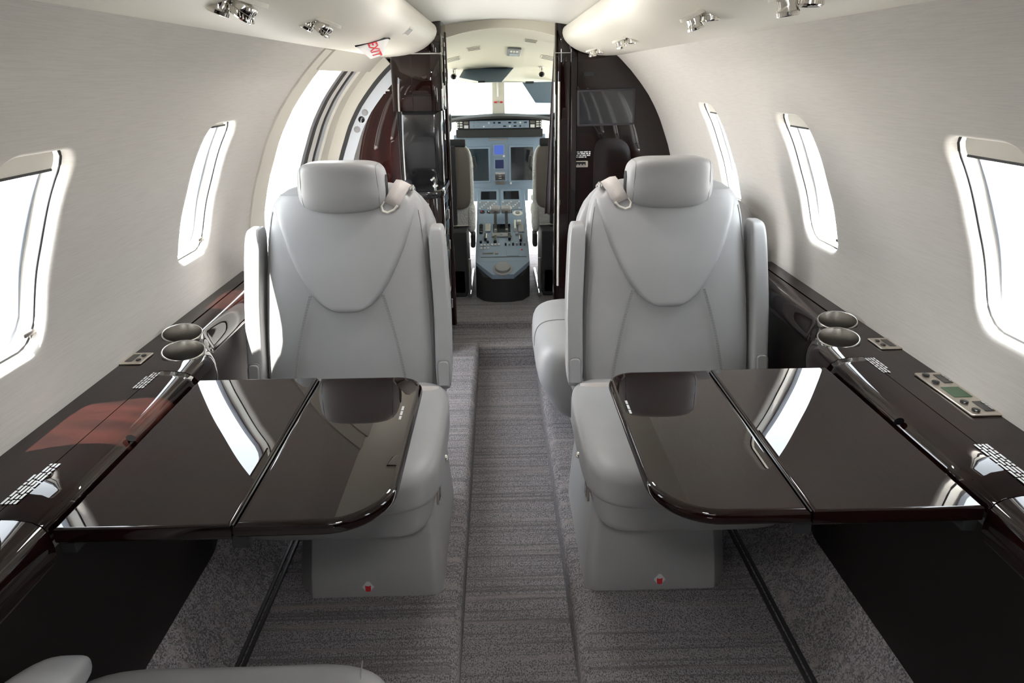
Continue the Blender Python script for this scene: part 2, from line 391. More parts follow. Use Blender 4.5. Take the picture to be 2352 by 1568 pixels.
def window(side, yc):
    global wn_; wn_ += 1
    angs = [2*math.pi*k/64 for k in range(64)]
    def ring(gr, dep):
        return [(p[0]+gr*p[0]/math.hypot(*p), p[1]+gr*p[1]/math.hypot(*p), dep) for p in rr_pts(WH, HS, .05, angs)]
    def loft(name, rs, m, parent=None):
        v = []; f = []
        for q in rs:
            for (dy, ds, dp) in q: v.append(wallpt(side, yc+dy, SCN+ds, dp))
        for i in range(len(rs)-1):
            for j in range(64): f.append((i*64+j, i*64+(j+1) % 64, i*64+64+(j+1) % 64, i*64+64+j))
        return pyd(name, v, f, m, parent, angle=50)
    o = loft('window_%d' % wn_, [ring(-.003, .020), ring(-.004, .030), ring(-.005, .040), ring(-.006, .046), ring(-.009, .048)], 'reveal')
    struct(o, 'rounded cabin window in the %s wall beside the %s' % ('left' if side < 0 else 'right', 'lowered armrest' if yc < .5 else 'table' if yc < 1.5 else 'club seat' if yc < 2.3 else 'side-facing seat'), 'window')
    loft('seal', [ring(-.0030, .0205), ring(-.0072, .0222), ring(-.0072, .0236), ring(-.0030, .0252)], 'rubber', o)
    loft('outer_frame', [ring(-.009, .048), ring(-.010, .0465), ring(-.017, .0465), ring(-.018, .048), ring(-.018, .060)], 'windowframe', o)
    v = []; f = []; 
    # curved pane as horizontal strips
    rows = 14; hs = HS-.010; hy = WH-.010; r = .045
    for i in range(rows+1):
        ds = -hs+2*hs*i/rows; e = max(0, abs(ds)-(hs-r)); w_ = hy-r+math.sqrt(max(0, r*r-e*e))
        v += [wallpt(side, yc-w_, SCN+ds, .047), wallpt(side, yc+w_, SCN+ds, .047)]
    for i in range(rows): f.append((2*i, 2*i+1, 2*i+3, 2*i+2))
    pyd('pane', v, f, 'glass', o)
    drop = .046
    if side < 0 and abs(yc-1.905) < .01: drop = .018
    if side < 0 and yc < .5: drop = .34          # out of view; blind closed here to keep stray sun off the near seat
    # blind parked at the top, with dark lower edge
    v = []; f = []; hy2 = WH-.008
    for i in range(6):
        ds = HS-.010-drop*(i/5); e = max(0, abs(ds)-(HS-.008-.048)); w_ = hy2-.048+math.sqrt(max(0, .048**2-e*e))
        v += [wallpt(side, yc-w_, SCN+ds, .031), wallpt(side, yc+w_, SCN+ds, .031)]
    for i in range(5): f.append((2*i, 2*i+1, 2*i+3, 2*i+2))
    sh = pyd('blind', v, f, 'plastic', o)
    tube('blind_rail', [wallpt(side, yc-hy2+.001+ (2*hy2-.002)*k/8, SCN+HS-.012-drop, .031) for k in range(9)], .0028, 'blackmat', sh, 6)
    # small latch in a lower corner
    k = 1 if side < 0 else -1
    lp = wallpt(side, yc+k*(WH-.024), SCN-HS+.032, .020)
    rbox('latch', lp, (.012, .034, .009), 'darknickel', o, .003, 2)
    rbox('latch_post', (lp[0]+side*.008, lp[1]+k*.012, lp[2]-.012), (.014, .008, .024), 'darknickel', o, .002, 2)
    return o
for c in WC: window(1, c)
for c in WC[:3]: window(-1, c)

# outer skin behind the lower panels
for side in (-1, 1):
    v = []; f = []; grid_wall(side, Y0, 2.40 if side < 0 else 3.72, s_of_z(-.295), s_of_z(.46), v, f, 16, .004)
    pyd('lower_skin', v, f, 'greyrubber', walls[side], angle=60)
# lower panels follow the plan curve of the ledges
def sm(t): t = max(0, min(1, t)); return t*t*(3-2*t)
def xi(y): return .712+(.800-.712)*sm((y-1.50)/.22)
LY = [Y0, -.5, 0, .6, .86]+[.888]
LYB = [1.428, 1.46, 1.49]+[1.50+.22*k/14 for k in range(15)]+[1.80, 2.0, 2.25]
# ------------------------------------------------------------------ ledges
SECF = [(.030, .418), (.008, .424), (.0, .440), (.0, .460), (.004, .478), (.012, .491), (.026, .500), (.050, .505), (.085, .507)]
def ledge_block(bm, side, ys, full=True):
    rings = []
    for y in ys:
        x0 = xi(y); q = []
        if full: q = [(x0+dx, z) for dx, z in SECF]
        else: q = [(x0+.0855, .430), (x0+.0855, .507)]
        q += [(.86, .508), (.918, .509), (.918, .418)]
        rings.append([bm.verts.new((side*x, y, z)) for x, z in q])
    n = len(rings[0])
    for a, b in zip(rings[:-1], rings[1:]):
        for j in range(n): bm.faces.new((a[j], a[(j+1) % n], b[(j+1) % n], b[j]))
    bm.faces.new(rings[0]); bm.faces.new(rings[-1][::-1])
ledges = {}
CUPS = [(.845, 1.652), (.790, 1.532)]
def cup_mx(side, x, y):
    return Matrix.Translation((side*x, y, .508)) @ Matrix.Rotation(side*R(-7), 4, 'Y') @ Matrix.Rotation(R(9), 4, 'X')
for side, nm in ((-1, 'left'), (1, 'right')):
    bm = bmesh.new(); ledge_block(bm, side, LYB); bmesh.ops.recalc_face_normals(bm, faces=bm.faces[:])
    me = bpy.data.meshes.new('a'); bm.to_mesh(me); bm.free(); o = bpy.data.objects.new('a', me); COL.objects.link(o)
    cb = bmesh.new()
    for (x, y) in CUPS: bm_lathe(cb, [(0, -.075), (.0455, -.075), (.0455, .05), (0, .05)], 32, cup_mx(side, x, y))
    bmesh.ops.recalc_face_normals(cb, faces=cb.faces[:]); cm = bpy.data.meshes.new('c'); cb.to_mesh(cm); cb.free(); co = bpy.data.objects.new('c', cm); COL.objects.link(co)
    md = o.modifiers.new('b', 'BOOLEAN'); md.object = co; md.operation = 'DIFFERENCE'; md.solver = 'EXACT'
    dg = bpy.context.evaluated_depsgraph_get(); res = bpy.data.meshes.new_from_object(o.evaluated_get(dg))
    bpy.data.objects.remove(o); bpy.data.objects.remove(co)
    bm = bmesh.new(); bm.from_mesh(res); bpy.data.meshes.remove(res)
    ledge_block(bm, side, LY); ledge_block(bm, side, [.888, 1.15, 1.428], False)
    root = fin('side_ledge', bm, 'wood', None, angle=30); ledges[side] = root
    tag(root, 'glossy dark wood side ledge with cup holders and %s' % ('one small switch plate, partly sunlit' if side < 0 else 'a control plate with green display'), 'ledge', 'side ledges')
    # lift-up lid over the table bay
    v = []; f = []; ys = [.891, 1.0, 1.15, 1.3, 1.4, 1.425]
    sec = [(.006, .462), (.005, .478), (.012, .491), (.026, .500), (.050, .505), (.083, .5075), (.083, .497)]
    for y in ys:
        for dx, z in sec: v.append((side*(xi(y)+dx), y, z))
    n = len(sec)
    for i in range(len(ys)-1):
        for j in range(n-1): f.append((i*n+j, i*n+j+1, i*n+n+j+1, i*n+n+j))
    lid = pyd('lid', v, f, 'wood', root, angle=35, recalc=True)
    sd = lid.modifiers.new('s', 'SOLIDIFY'); sd.thickness = .004; sd.offset = -1
    lathe('finger_notch', [(0, 0), (.009, 0), (.009, .0012), (0, .0012)], 'notch', lid, 20, Matrix.Translation((side*.7205, 1.144, .4955)) @ Matrix.Rotation(side*R(-32), 4, 'Y'))
    # printed notices on the lid
    if side < 0:
        words('printed_notice', frame3((-.7835, .925, .5080), (0, 1, 0), (1, 0, -.02), (0, 0, 1)), 4, .115, .0066, lid, seed=3)
        words('printed_notice', frame3((-.790, 1.335, .5080), (0, 1, 0), (1, 0, -.02), (0, 0, 1)), 4, .080, .0062, lid, seed=4)
    else:
        words('printed_notice', frame3((.7865, 1.035, .5080), (0, -1, 0), (-1, 0, -.02), (0, 0, 1)), 4, .125, .0066, lid, seed=5)
        words('printed_notice', frame3((.793, 1.415, .5080), (0, -1, 0), (-1, 0, -.02), (0, 0, 1)), 4, .080, .0062, lid, seed=6)
    for (x, y) in CUPS:
        mx = cup_mx(side, x, y)
        c = lathe('cup_holder', [(.0445, -.072), (.0445, .004), (.0455, .0062), (.0470, .0066), (.0485, .005), (.0485, .001), (.047, -.012)], 'cup', root, 40, mx)
        lathe('cup_floor', [(0, -.071), (.0445, -.071)], 'rubber', c, 24, mx)
    # small switch plate
    sx, sy = side*.882, 1.492
    pl = prism('switch_plate', round_poly([(-.026, -.033), (.026, -.033), (.026, .033), (-.026, .033)], .004, 3), frame3((sx, sy, .5085), (1, 0, 0), (0, 1, 0), (0, 0, 1)), 0, .004, 'nickel', root, .0012, 2)
    rbox('inset', (sx+side*.008, sy, .5128), (.016, .042, .001), 'black', pl, 0)
    for k in (-1, 1): lathe('button', [(0, .003), (.005, .003), (.006, .002), (.006, 0)], 'black', pl, 14, Matrix.Translation((sx-side*.012, sy+k*.013, .5122)))
    if side > 0:
        cx, cy = .880, 1.226
        pl = prism('control_plate', round_poly([(-.030, -.095), (.030, -.095), (.030, .095), (-.030, .095)], .004, 3), frame3((cx, cy, .5085), (1, 0, 0), (0, 1, 0), (0, 0, 1)), 0, .005, 'nickel', root, .0015, 2)
        rbox('green_display', (cx, cy, .514), (.036, .044, .001), 'green', pl, 0)
        for k in (-1, 1):
            rbox('label_window', (cx+.012, cy+k*.062, .514), (.018, .040, .001), 'black', pl, 0)
            words('lettering', frame3((cx+.018, cy+k*.062+.017, .5146), (0, -1, 0), (-1, 0, 0), (0, 0, 1)), 2, .034, .005, pl, seed=8+k)
            for j in (-1, 1): lathe('button', [(0, .004), (.006, .004), (.0075, .003), (.0075, 0)], 'black', pl, 16, Matrix.Translation((cx-.014, cy+k*.062+j*.017, .5135)))
for side, nm in ((-1, 'left'), (1, 'right')):
    ys = sorted(set(LY+[.9, 1.2, 1.4]+LYB)); v = []; f = []
    for y in ys:
        x = xi(y); v += [(side*(x+.016+.062*(1-.8*sm((y-1.5)/.22))), y, -.07), (side*(x+.016), y, .44)]
    for i in range(len(ys)-1): f.append((2*i, 2*i+1, 2*i+3, 2*i+2))
    b = len(v); v += [(side*.92, 2.25, -.07), (side*.92, 2.25, .5)]; f.append((b-2, b-1, b+1, b))
    pyd('lower_panel', v, f, 'darkpanel', ledges[side], angle=60)

# extra cup holder close to the camera on the left ledge
mx = Matrix.Translation((-.783, .805, .509)) @ Matrix.Rotation(R(7), 4, 'Y') @ Matrix.Rotation(R(9), 4, 'X')
c = lathe('cup_holder', [(.0425, -.002), (.0425, .010), (.044, .013), (.047, .0135), (.0495, .011), (.0495, .0), (.047, -.012)], 'cup', ledges[-1], 40, mx)
lathe('cup_floor', [(0, .001), (.0425, .001)], 'black', c, 24, mx)

# ------------------------------------------------------------------ tables
for side, nm in ((-1, 'left'), (1, 'right')):
    root = thing('folding_table', 'glossy dark wood fold-out table %s, two leaves' % ('reflecting the red exit sign' if side < 0 else 'beside the ledge with the green display'), 'table', (side*.46, 1.15, .465), 'fold-out cabin tables')
    z0, z1 = .464, .490
    outer = [(side*x, y) for x, y in [(.443, .885), (.707, .885), (.707, 1.412), (.443, 1.412)]]
    inner = [(side*x, y) for x, y in [(.439, .885), (.205, .885), (.203, 1.412), (.439, 1.412)]]
    if side < 0: outer = outer[::-1]
    prism('outer_leaf', outer, XY, z0, z1, 'wood', root, .0045, 3, 30)
    il = round_poly(inner, [0, .105, .060, 0], 12)
    leaf = prism('inner_leaf', il, XY, z0, z1, 'wood', root, .0105, 5, 30)
    if side < 0: words('printed_line', frame3((-.229, 1.205, z1), (0, 1, 0), (1, 0, 0), (0, 0, 1)), 1, .075, .0075, leaf, seed=11)
    else: words('printed_line', frame3((.221, 1.265, z1), (0, -1, 0), (-1, 0, 0), (0, 0, 1)), 1, .075, .0075, leaf, seed=12)
    rbox('hinge', (side*.441, 1.15, z1-.012), (.003, .52, .016), 'black', root, 0)
    for y in (.915, 1.38): rbox('hinge_arm', (side*.441, y, z0-.018), (.030, .012, .034), 'blackmat', root, .004, 2)
    rbox('sun_gap_strip', (side*.700, 1.148, .446), (.024, .50, .020), 'blackmat', root, .003, 2)  # unseen strip added under the edge gap to stop a sliver of sun
    rbox('support_rail', (side*.575, 1.37, z0-.012), (.26, .03, .022), 'blackmat', root, .004, 2)
    rbox('support_rail', (side*.575, .93, z0-.012), (.26, .03, .022), 'blackmat', root, .004, 2)

# ------------------------------------------------------------------ club seats
def interp(T, z):
    if z <= T[0][0]: return T[0][1]
    for (a, va), (b, vb) in zip(T[:-1], T[1:]):
        if a <= z <= b: return va+(vb-va)*(z-a)/(b-a)
    return T[-1][1]
WB = [(.33, .185), (.37, .200), (.45, .205), (.55, .203), (.65, .198), (.75, .191), (.80, .186), (.83, .180), (.85, .172), (.867, .158), (.88, .135), (.888, .105), (.892, .06)]
DB = [(.33, .040), (.38, .052), (.5, .056), (.7, .052), (.82, .046), (.86, .038), (.885, .022), (.892, .008)]
HB = [(.600, .0), (.6005, .010), (.602, .022), (.605, .034), (.610, .046), (.618, .059), (.630, .072), (.645, .084), (.665, .0975), (.70, .117), (.745, .138), (.80, .157), (.85, .170), (.866, .158)]
NB = 4.2
def back_c(z): return 1.495+(z-.36)*.19+.055
def back_front(l, z):
    w, d = interp(WB, z), interp(DB, z); u = min(.999, abs(l)/w)
    return back_c(z)-d*(1-u**NB)**(1/NB)-.006*math.cos(min(1, abs(l)/.2)*math.pi/2)
def club_seat(cx, m, label, group):
    sx_ = cx
    root = thing('club_seat', label, 'seat', (cx, 1.75, FZ), group)
    X = lambda l: sx_+m*l
    # pedestal
    bm = bmesh.new(); ol = [(.290, 1.515), (-.060, 1.515), (-.101, 1.572), (-.101, 1.99), (.290, 1.99)]
    op = round_poly(ol, [.034, .006, .006, .02, .03], 6); rings = []
    for z, k in ((0, 1.0), (.018, 1.0), (.07, .985), (.14, .955), (.20, .925), (.26, .90)):
        rings.append([bm.verts.new((X(.11+(p[0]-.11)*k), 1.76+(p[1]-1.76)*k, FZ+z)) for p in op])
    n = len(op)
    for a, b in zip(rings[:-1], rings[1:]):
        for j in range(n): bm.faces.new((a[j], a[(j+1) % n], b[(j+1) % n], b[j]))
    bm.faces.new(rings[0]); bm.faces.new(rings[-1])
    base = fin('pedestal', bm, 'leather', root, angle=50)
    # life-vest mark on the pedestal
    lc = .09
    to3 = lambda u, v, h: (X(lc)+u, 1.5140+.055*max(0, v+.02)-h, FZ+.032+v)
    d = prism('vest_mark', [(-.016, 0), (-.0085, .0095), (-.0035, .0165), (.0035, .0165), (.0085, .0095), (.016, 0), (.007, -.012), (-.007, -.012)], to3, 0, .0008, 'print', base)
    prism('vest_symbol', [(-.0074, .005), (-.0035, .0025), (.0035, .0025), (.0074, .005), (.0074, -.0095), (.005, -.0135), (-.005, -.0135), (-.0074, -.0095)], to3, .0006, .0016, 'redmark', d)
    # seat pan skirt and cushion
    def tap(p):
        t = (p.z+.065)/.13; k = .92+.08*min(1, t*1.3); return Vector((p.x*k, p.y*(k*.4+.6), p.z))
    squircle('seat_skirt', (X(.030), 1.705, .095), (.258, .285, .066), 'leather', root, 7, 12, tap)
    def cush(p):
        u = p.x/.27; z = p.z+.012*(abs(u)**2) if p.z > 0 else p.z
        return Vector((p.x, p.y, z-(.030*max(0, -(p.y)/.27-.35) if p.z > 0 else 0)))
    cu = squircle('seat_cushion', (X(.034), 1.665, .182), (.270, .275, .068), 'leather', root, 5, 16, cush)
    for sgn in (-1, 1):
        pts = [Vector((X(sgn*(.205+.04*math.sin(k/10*2.2))), 1.45+.03*k, .2495-.0022*(5-k if k < 5 else 0)**1.6)) for k in range(11)]
        for dl in (0, .006):
            bm = bmesh.new(); bm_tube(bm, [p+Vector((dl, 0, 0)) for p in pts], .0012, 5); fin('stitching', bm, 'stitch', cu)
    # chrome recline lever housing and button on the aisle side of the skirt
    px = X(.2885)
    hb = prism('lever_bezel', round_poly([(-.024, -.044), (.024, -.034), (.024, .044), (-.024, .034)], .005, 3), frame3((px-m*.004, 1.535, .115), (0, -1, 0), (0, 0, 1), (m, 0, 0)), 0, .007, 'nickel', root, .0015, 2)
    prism('lever_pocket', round_poly([(-.018, -.034), (.018, -.026), (.018, .008), (-.018, .003)], .003, 3), frame3((px-m*.004, 1.535, .115), (0, -1, 0), (0, 0, 1), (m, 0, 0)), .0065, .0078, 'black', hb)
    lathe('release_button', [(0, .010), (.007, .010), (.009, .006), (.009, 0)], 'chrome', root, 16, Matrix.Translation((X(.300), 1.60, .165)) @ Matrix.Rotation(m*R(90), 4, 'Y'))
    lower = set(root.children_recursive)
    # back shell
    def ringmesh(name, zs, wf, df, cf, mname, N_=40, ex=NB):
        bm = bmesh.new(); rings = []
        for z in zs:
            w, d, c = wf(z), df(z), cf(z); q = []
            for j in range(N_):
                a = 2*math.pi*j/N_; ca, sa_ = math.cos(a), math.sin(a)
                q.append(bm.verts.new((X(w*math.copysign(abs(ca)**(2/ex), ca)), c-d*math.copysign(abs(sa_)**(2/ex), sa_), z)))
            rings.append(q)
        for a, b in zip(rings[:-1], rings[1:]):
            for j in range(N_): bm.faces.new((a[j], a[(j+1) % N_], b[(j+1) % N_], b[j]))
        bm.faces.new(rings[0]); bm.faces.new(rings[-1]); return bm
    WS = [(.30, .20), (.36, .222), (.5, .226), (.65, .222), (.73, .214), (.79, .200), (.83, .180), (.86, .150), (.875, .11), (.88, .06)]
    zs = [.30+.58*k/30 for k in range(31)]
    bm = ringmesh('back_shell', zs, lambda z: interp(WS, z), lambda z: .045 if z < .8 else .045-.03*((z-.8)/.08)**2, lambda z: back_c(z)+.075, 'leather')
    fin('back_shell', bm, 'leather', root, angle=70)
    zs = [.33, .335, .345, .36]+[.36+.50*k/36 for k in range(1, 37)]+[.866, .872, .878, .883, .888, .892]
    bm = ringmesh('backrest', zs, lambda z: interp(WB, z), lambda z: interp(DB, z), back_c, 'leather', 56)
    back = fin('backrest', bm, 'leather', root, angle=75)
    # raised bib
    v = []; f = []; rows = 40; colsn = 33; b0, b1 = .600, .868
    for i in range(rows+1):
        t = i/rows; z = b0+(b1-b0)*t**1.35; hw = max(.0015, interp(HB, z))
        for j in range(colsn):
            u = -1+2*j/(colsn-1); u = math.copysign(abs(u)**.7, u); l = hw*u
            edge = min(1, (1-abs(u))*hw/.014, (z-b0)/.012 if z > b0 else 0)
            e = math.sqrt(max(0, 1-(1-edge)**2)); off = -.004+.013*e
            v.append((X(l), back_front(l, z)-off, z))
    for i in range(rows):
        for j in range(colsn-1): f.append((i*colsn+j, i*colsn+j+1, (i+1)*colsn+j+1, (i+1)*colsn+j))
    pyd('bib_panel', v, f, 'leather', root, angle=75, recalc=True)
    # rows of stitching on the lower back
    for sgn in (-1, 1):
        for dl in (0, .0045):
            bm = bmesh.new(); N_ = 46
            P_ = []
            for k in range(N_+1):
                z = .640-(.640-.36)*k/N_; t = (.640-z)/.28; l = sgn*(.083+.052*(1-(1-min(1, t))**1.7)+dl)
                P_.append(Vector((X(l), back_front(l, z)-.0006, z)))
            for k in range(N_):
                a, b = P_[k], P_[k].lerp(P_[k+1], .66); bm_tube(bm, [a, b], .0010, 4)
            fin('stitching', bm, 'stitch', back)
            bm = bmesh.new()
        l_ = [Vector((X(sgn*(.0852+.052*(1-(1-min(1, (.640-z)/.28))**1.7))), 0, z)) for z in [.64-.28*k/20 for k in range(21)]]
        for p in l_: p.y = back_front(m*(p.x-cx), p.z)-.0001
        tube('seam', l_, .0007, 'stitch', back, 5)
    for sgn in (-1, 1):
        zz_ = [.37+.46*k/24 for k in range(25)]
        pts = [Vector((X(sgn*interp(WB, z)*.955), back_front(interp(WB, z)*.955, z)-.0004, z)) for z in zz_]
        tube('seam', pts, .0008, 'stitch', back, 5)
    # headrest
    def hr(p):
        t = p.z/.057; return Vector((p.x*(1-.04*max(0, t)), p.y-.012*t*abs(t) + .010*(abs(p.x)/.1)**2, p.z-.008*(1-(p.x/.1)**2)*(1 if t < 0 else 0)*abs(t)))
    hd = squircle('headrest', (cx, 1.598, .892), (.1015, .046, .057), 'leather', root, 4.6, 14, hr)
    for sgn in (-1, 1):
        pts = []
        for k in range(25):
            a = math.pi*2*k/24; yy = .046*.853*math.copysign(abs(math.cos(a))**(2/4.6), math.cos(a)); zz = .057*.853*math.copysign(abs(math.sin(a))**(2/4.6), math.sin(a))
            p = hr(Vector((sgn*.088, yy, zz))); pts.append(Vector((cx, 1.598, .892))+Vector((p.x, p.y*1.0, p.z)))
        tube('seam', pts[:-1], .0008, 'stitch', hd, 5, True)
    prism('handle_recess', round_poly([(-.016, -.040), (.016, -.040), (.016, .010), (0, .026), (-.016, .010)], .010, 4), frame3((X(.0995), 1.606, .893), (0, 1, 0), (0, 0, 1), (m, 0, 0)), 0, .0025, 'blackmat', hd)
    # arm rests folded up along the back
    for sgn in (1, -1):
        lean = lambda p: Vector((p.x-sgn*m*.010*max(0, p.z/.19), p.y+p.z*.19, p.z))
        ar = squircle('armrest', (X(sgn*.2235), back_c(.6)-.028, .602), (.0195, .034, .192), 'leather', root, 7, 12, lean)
        to3 = frame3((X(sgn*.2245), back_c(.6)-.028-.0345-.165*.19, .602-.148), (m, 0, 0), (0, .19, 1), (0, -1, .19))
        prism('armrest_cap', round_poly([(-.0125, -.030), (.0125, -.030), (.0125, .030), (-.0125, .030)], [.004, .004, .009, .009], 4), to3, -.004, .0035, 'leather', ar, .0025, 3)
        tube('cap_groove', [to3(*p, .0002) for p in [(-.0145, -.030), (-.0145, .022), (-.011, .0315), (0, .034), (.011, .0315), (.0145, .022), (.0145, -.030)]], .0009, 'stitch', ar, 5)
    # lap belt folded on the cushion and shoulder strap at the top corner
    def strip(name, path, wvec, w, parent, m_='webbing', th=.0025):
        v = []; f = []
        for p in path: p = Vector(p); v += [p-Vector(wvec)*w/2, p+Vector(wvec)*w/2]
        for i in range(len(path)-1): f.append((2*i, 2*i+1, 2*i+3, 2*i+2))
        o = pyd(name, v, f, m_, parent, angle=50); sd = o.modifiers.new('s', 'SOLIDIFY'); sd.thickness = th; sd.offset = 0; return o
    strip('lap_belt', [(X(.215), 1.470, .418), (X(.195), 1.455, .426), (X(.165), 1.452, .428), (X(.135), 1.458, .424), (X(.128), 1.465, .418), (X(.140), 1.470, .412), (X(.20), 1.470, .410)], (0, .25, .97), .034, root)
    rbox('belt_buckle', (X(.190), 1.440, .422), (.030, .010, .020), 'steel', root, .003, 2)
    yt = lambda l, z: back_front(l, z)
    sp = [((.152, back_c(.87)+.035, .868), (.3, .9, -.2)), ((.146, back_c(.87)+.004, .885), (.75, .4, -.5)), ((.138, yt(.138, .86)+.012, .891), (.88, .1, -.46)), ((.131, yt(.131, .86)-.006, .881), (.88, 0, -.47)), ((.121, yt(.121, .86)-.014, .862), (.88, 0, -.47)), ((.112, yt(.112, .85)-.015, .846), (.88, 0, -.47))]
    v = []; f = []
    for p, w in sp:
        w = Vector(w).normalized()*.0185; p = Vector(p)
        for q in (p-w, p+w): v.append((X(q.x), q.y, q.z))
    for i in range(len(sp)-1): f.append((2*i, 2*i+1, 2*i+3, 2*i+2))
    st = pyd('shoulder_strap', v, f, 'webbing', root, angle=60); sd = st.modifiers.new('s', 'SOLIDIFY'); sd.thickness = .004; sd.offset = 0
    yb = yt(.11, .85)-.016
    tube('strap_ring', [(X(.096), yb, .855), (X(.089), yb, .845), (X(.092), yb-.002, .833), (X(.103), yb-.002, .829), (X(.118), yb-.001, .835), (X(.127), yb, .845)], .0028, 'plastic', root, 8)
    rbox('strap_guide', (X(.158), yt(.138, .86)+.012, .880), (.008, .030, .012), 'steel', root, .003, 2)
    # upper part built small and near: enlarge it about the camera's depth and height
    KS = Matrix.Translation((cx, 1.885, .166)) @ Matrix.Scale(1.26, 4) @ Matrix.Translation((-cx, -1.5, -.365))
    for o in root.children_recursive:
        if o not in lower: o.data.transform(KS)
    return root
club_seat(-.487, 1, 'pale grey leather club seat facing aft behind the table that mirrors the exit sign', 'aft-facing club seats')
club_seat(.474, -1, 'pale grey leather club seat facing aft in front of the side-facing seat', 'aft-facing club seats')

# forward-facing seat whose cushion edge shows at the bottom
cx = -.462
root = thing('forward_facing_seat', 'pale grey leather seat facing the left table, its armrest lowered', 'seat', (cx, .55, FZ))
def c2(p): return Vector((p.x, p.y, p.z+(.010*(abs(p.x)/.25)**2 if p.z > 0 else 0)))
cu = squircle('seat_cushion', (cx, .625, .182), (.270, .262, .068), 'leather', root, 5, 16, c2)
tube('stitching', [Vector((cx+.20+.025*math.sin(k/10*2), .875-.035*k, .2495-(.012*(1-k/3)**2 if k < 3 else 0))) for k in range(11)], .0014, 'stitch', cu, 5)
squircle('seat_skirt', (cx, .61, .095), (.250, .255, .066), 'leather', root, 7, 10)
rbox('pedestal', (cx+.08, .56, FZ+.125), (.38, .46, .25), 'leather', root, .03, 4)
def lean2(p): return Vector((p.x*(1-.12*max(0, p.z/.30)), p.y-.38*p.z, p.z))
squircle('backrest', (cx, .270, .50), (.250, .070, .34), 'leather', root, 4.5, 12, lean2)
squircle('headrest', (cx, .08, .86), (.13, .055, .07), 'leather', root, 4.5, 10)
def arm2(p): return Vector((p.x+.03*max(0, p.y/.24), p.y, p.z*(1-.35*max(0, p.y/.24))-.025*max(0, p.y/.24)**2))
squircle('armrest', (cx-.220, .55, .362), (.050, .245, .034), 'leather', root, 4, 12, arm2)
squircle('armrest', (cx+.285, .50, .215), (.026, .22, .034), 'leather', root, 5, 10)

# ------------------------------------------------------------------ side-facing seat on the right
root = thing('side_facing_seat', 'pale grey leather side-facing seat reaching to the aisle by the dark closet', 'seat', (.45, 2.8, FZ))
def c3(p):
    return Vector((p.x+(-.075*(p.z/.172) if p.x < 0 and p.z < 0 else 0), p.y, p.z))
cu = squircle('seat_cushion', (.455, 2.63, .015), (.350, .325, .172), 'leather', root, 6, 14, c3)
tube('seam', [Vector((.455-.3515*math.cos(a)**.3334, 2.58+.03*math.sin(a*2), .015+.1735*math.sin(a)**.3334)) for a in [R(3+8*k) for k in range(11)]], .002, 'stitch', cu, 5)
rbox('skirt', (.49, 2.66, FZ+.06), (.50, .54, .12), 'leather', root, .02, 3)
squircle('backrest', (.762, 2.50, .47), (.110, .24, .235), 'leather', root, 4.2, 12)
rbox('armrest', (.845, 2.29, .53), (.085, .07, .028), 'black', root, .008, 3)
rbox('armrest_panel', (.848, 2.292, .498), (.076, .06, .04), 'white', root, .006, 2)

# ------------------------------------------------------------------ overhead valances
VPF = [(.592, 1.2245), (.56, 1.2225), (.52, 1.2215), (.485, 1.2235), (.45, 1.228), (.42, 1.234), (.39, 1.243), (.365, 1.2545), (.343, 1.268), (.325, 1.283), (.312, 1.298), (.304, 1.314), (.300, 1.330), (.302, 1.347), (.308, 1.358), (.335, 1.362), (.60, 1.362)]
def val_z(x):
    for (a, b), (c, d) in zip(VPF[:14], VPF[1:15]):
        if c <= x <= a: return b+(d-b)*(a-x)/(a-c)
vals = {}
for side, nm, ye in ((-1, 'left', 3.42), (1, 'right', 3.60)):
    v = []; f = []; st = [(Y0, 0), (0, 0), (2, 0), (ye-.02, 0), (ye-.006, .003), (ye, .010)]
    n = len(VPF)
    for y, sh in st:
        for i, (x, z) in enumerate(VPF):
            k = 1-sh/.07; v.append((side*(.48+(x-.48)*k), y, 1.30+(z-1.30)*k))
    for i in range(len(st)-1):
        for j in range(n): f.append((i*n+j, i*n+(j+1) % n, i*n+n+(j+1) % n, i*n+n+j))
    f.append(tuple(range(n))); f.append(tuple(range((len(st)-1)*n, len(st)*n)))
    o = pyd('trim_%d' % (1 if side < 0 else 2), v, f, 'plastic', angle=45, recalc=True); vals[side] = o
    struct(o, 'cream overhead service valance along the %s side' % nm, 'trim')
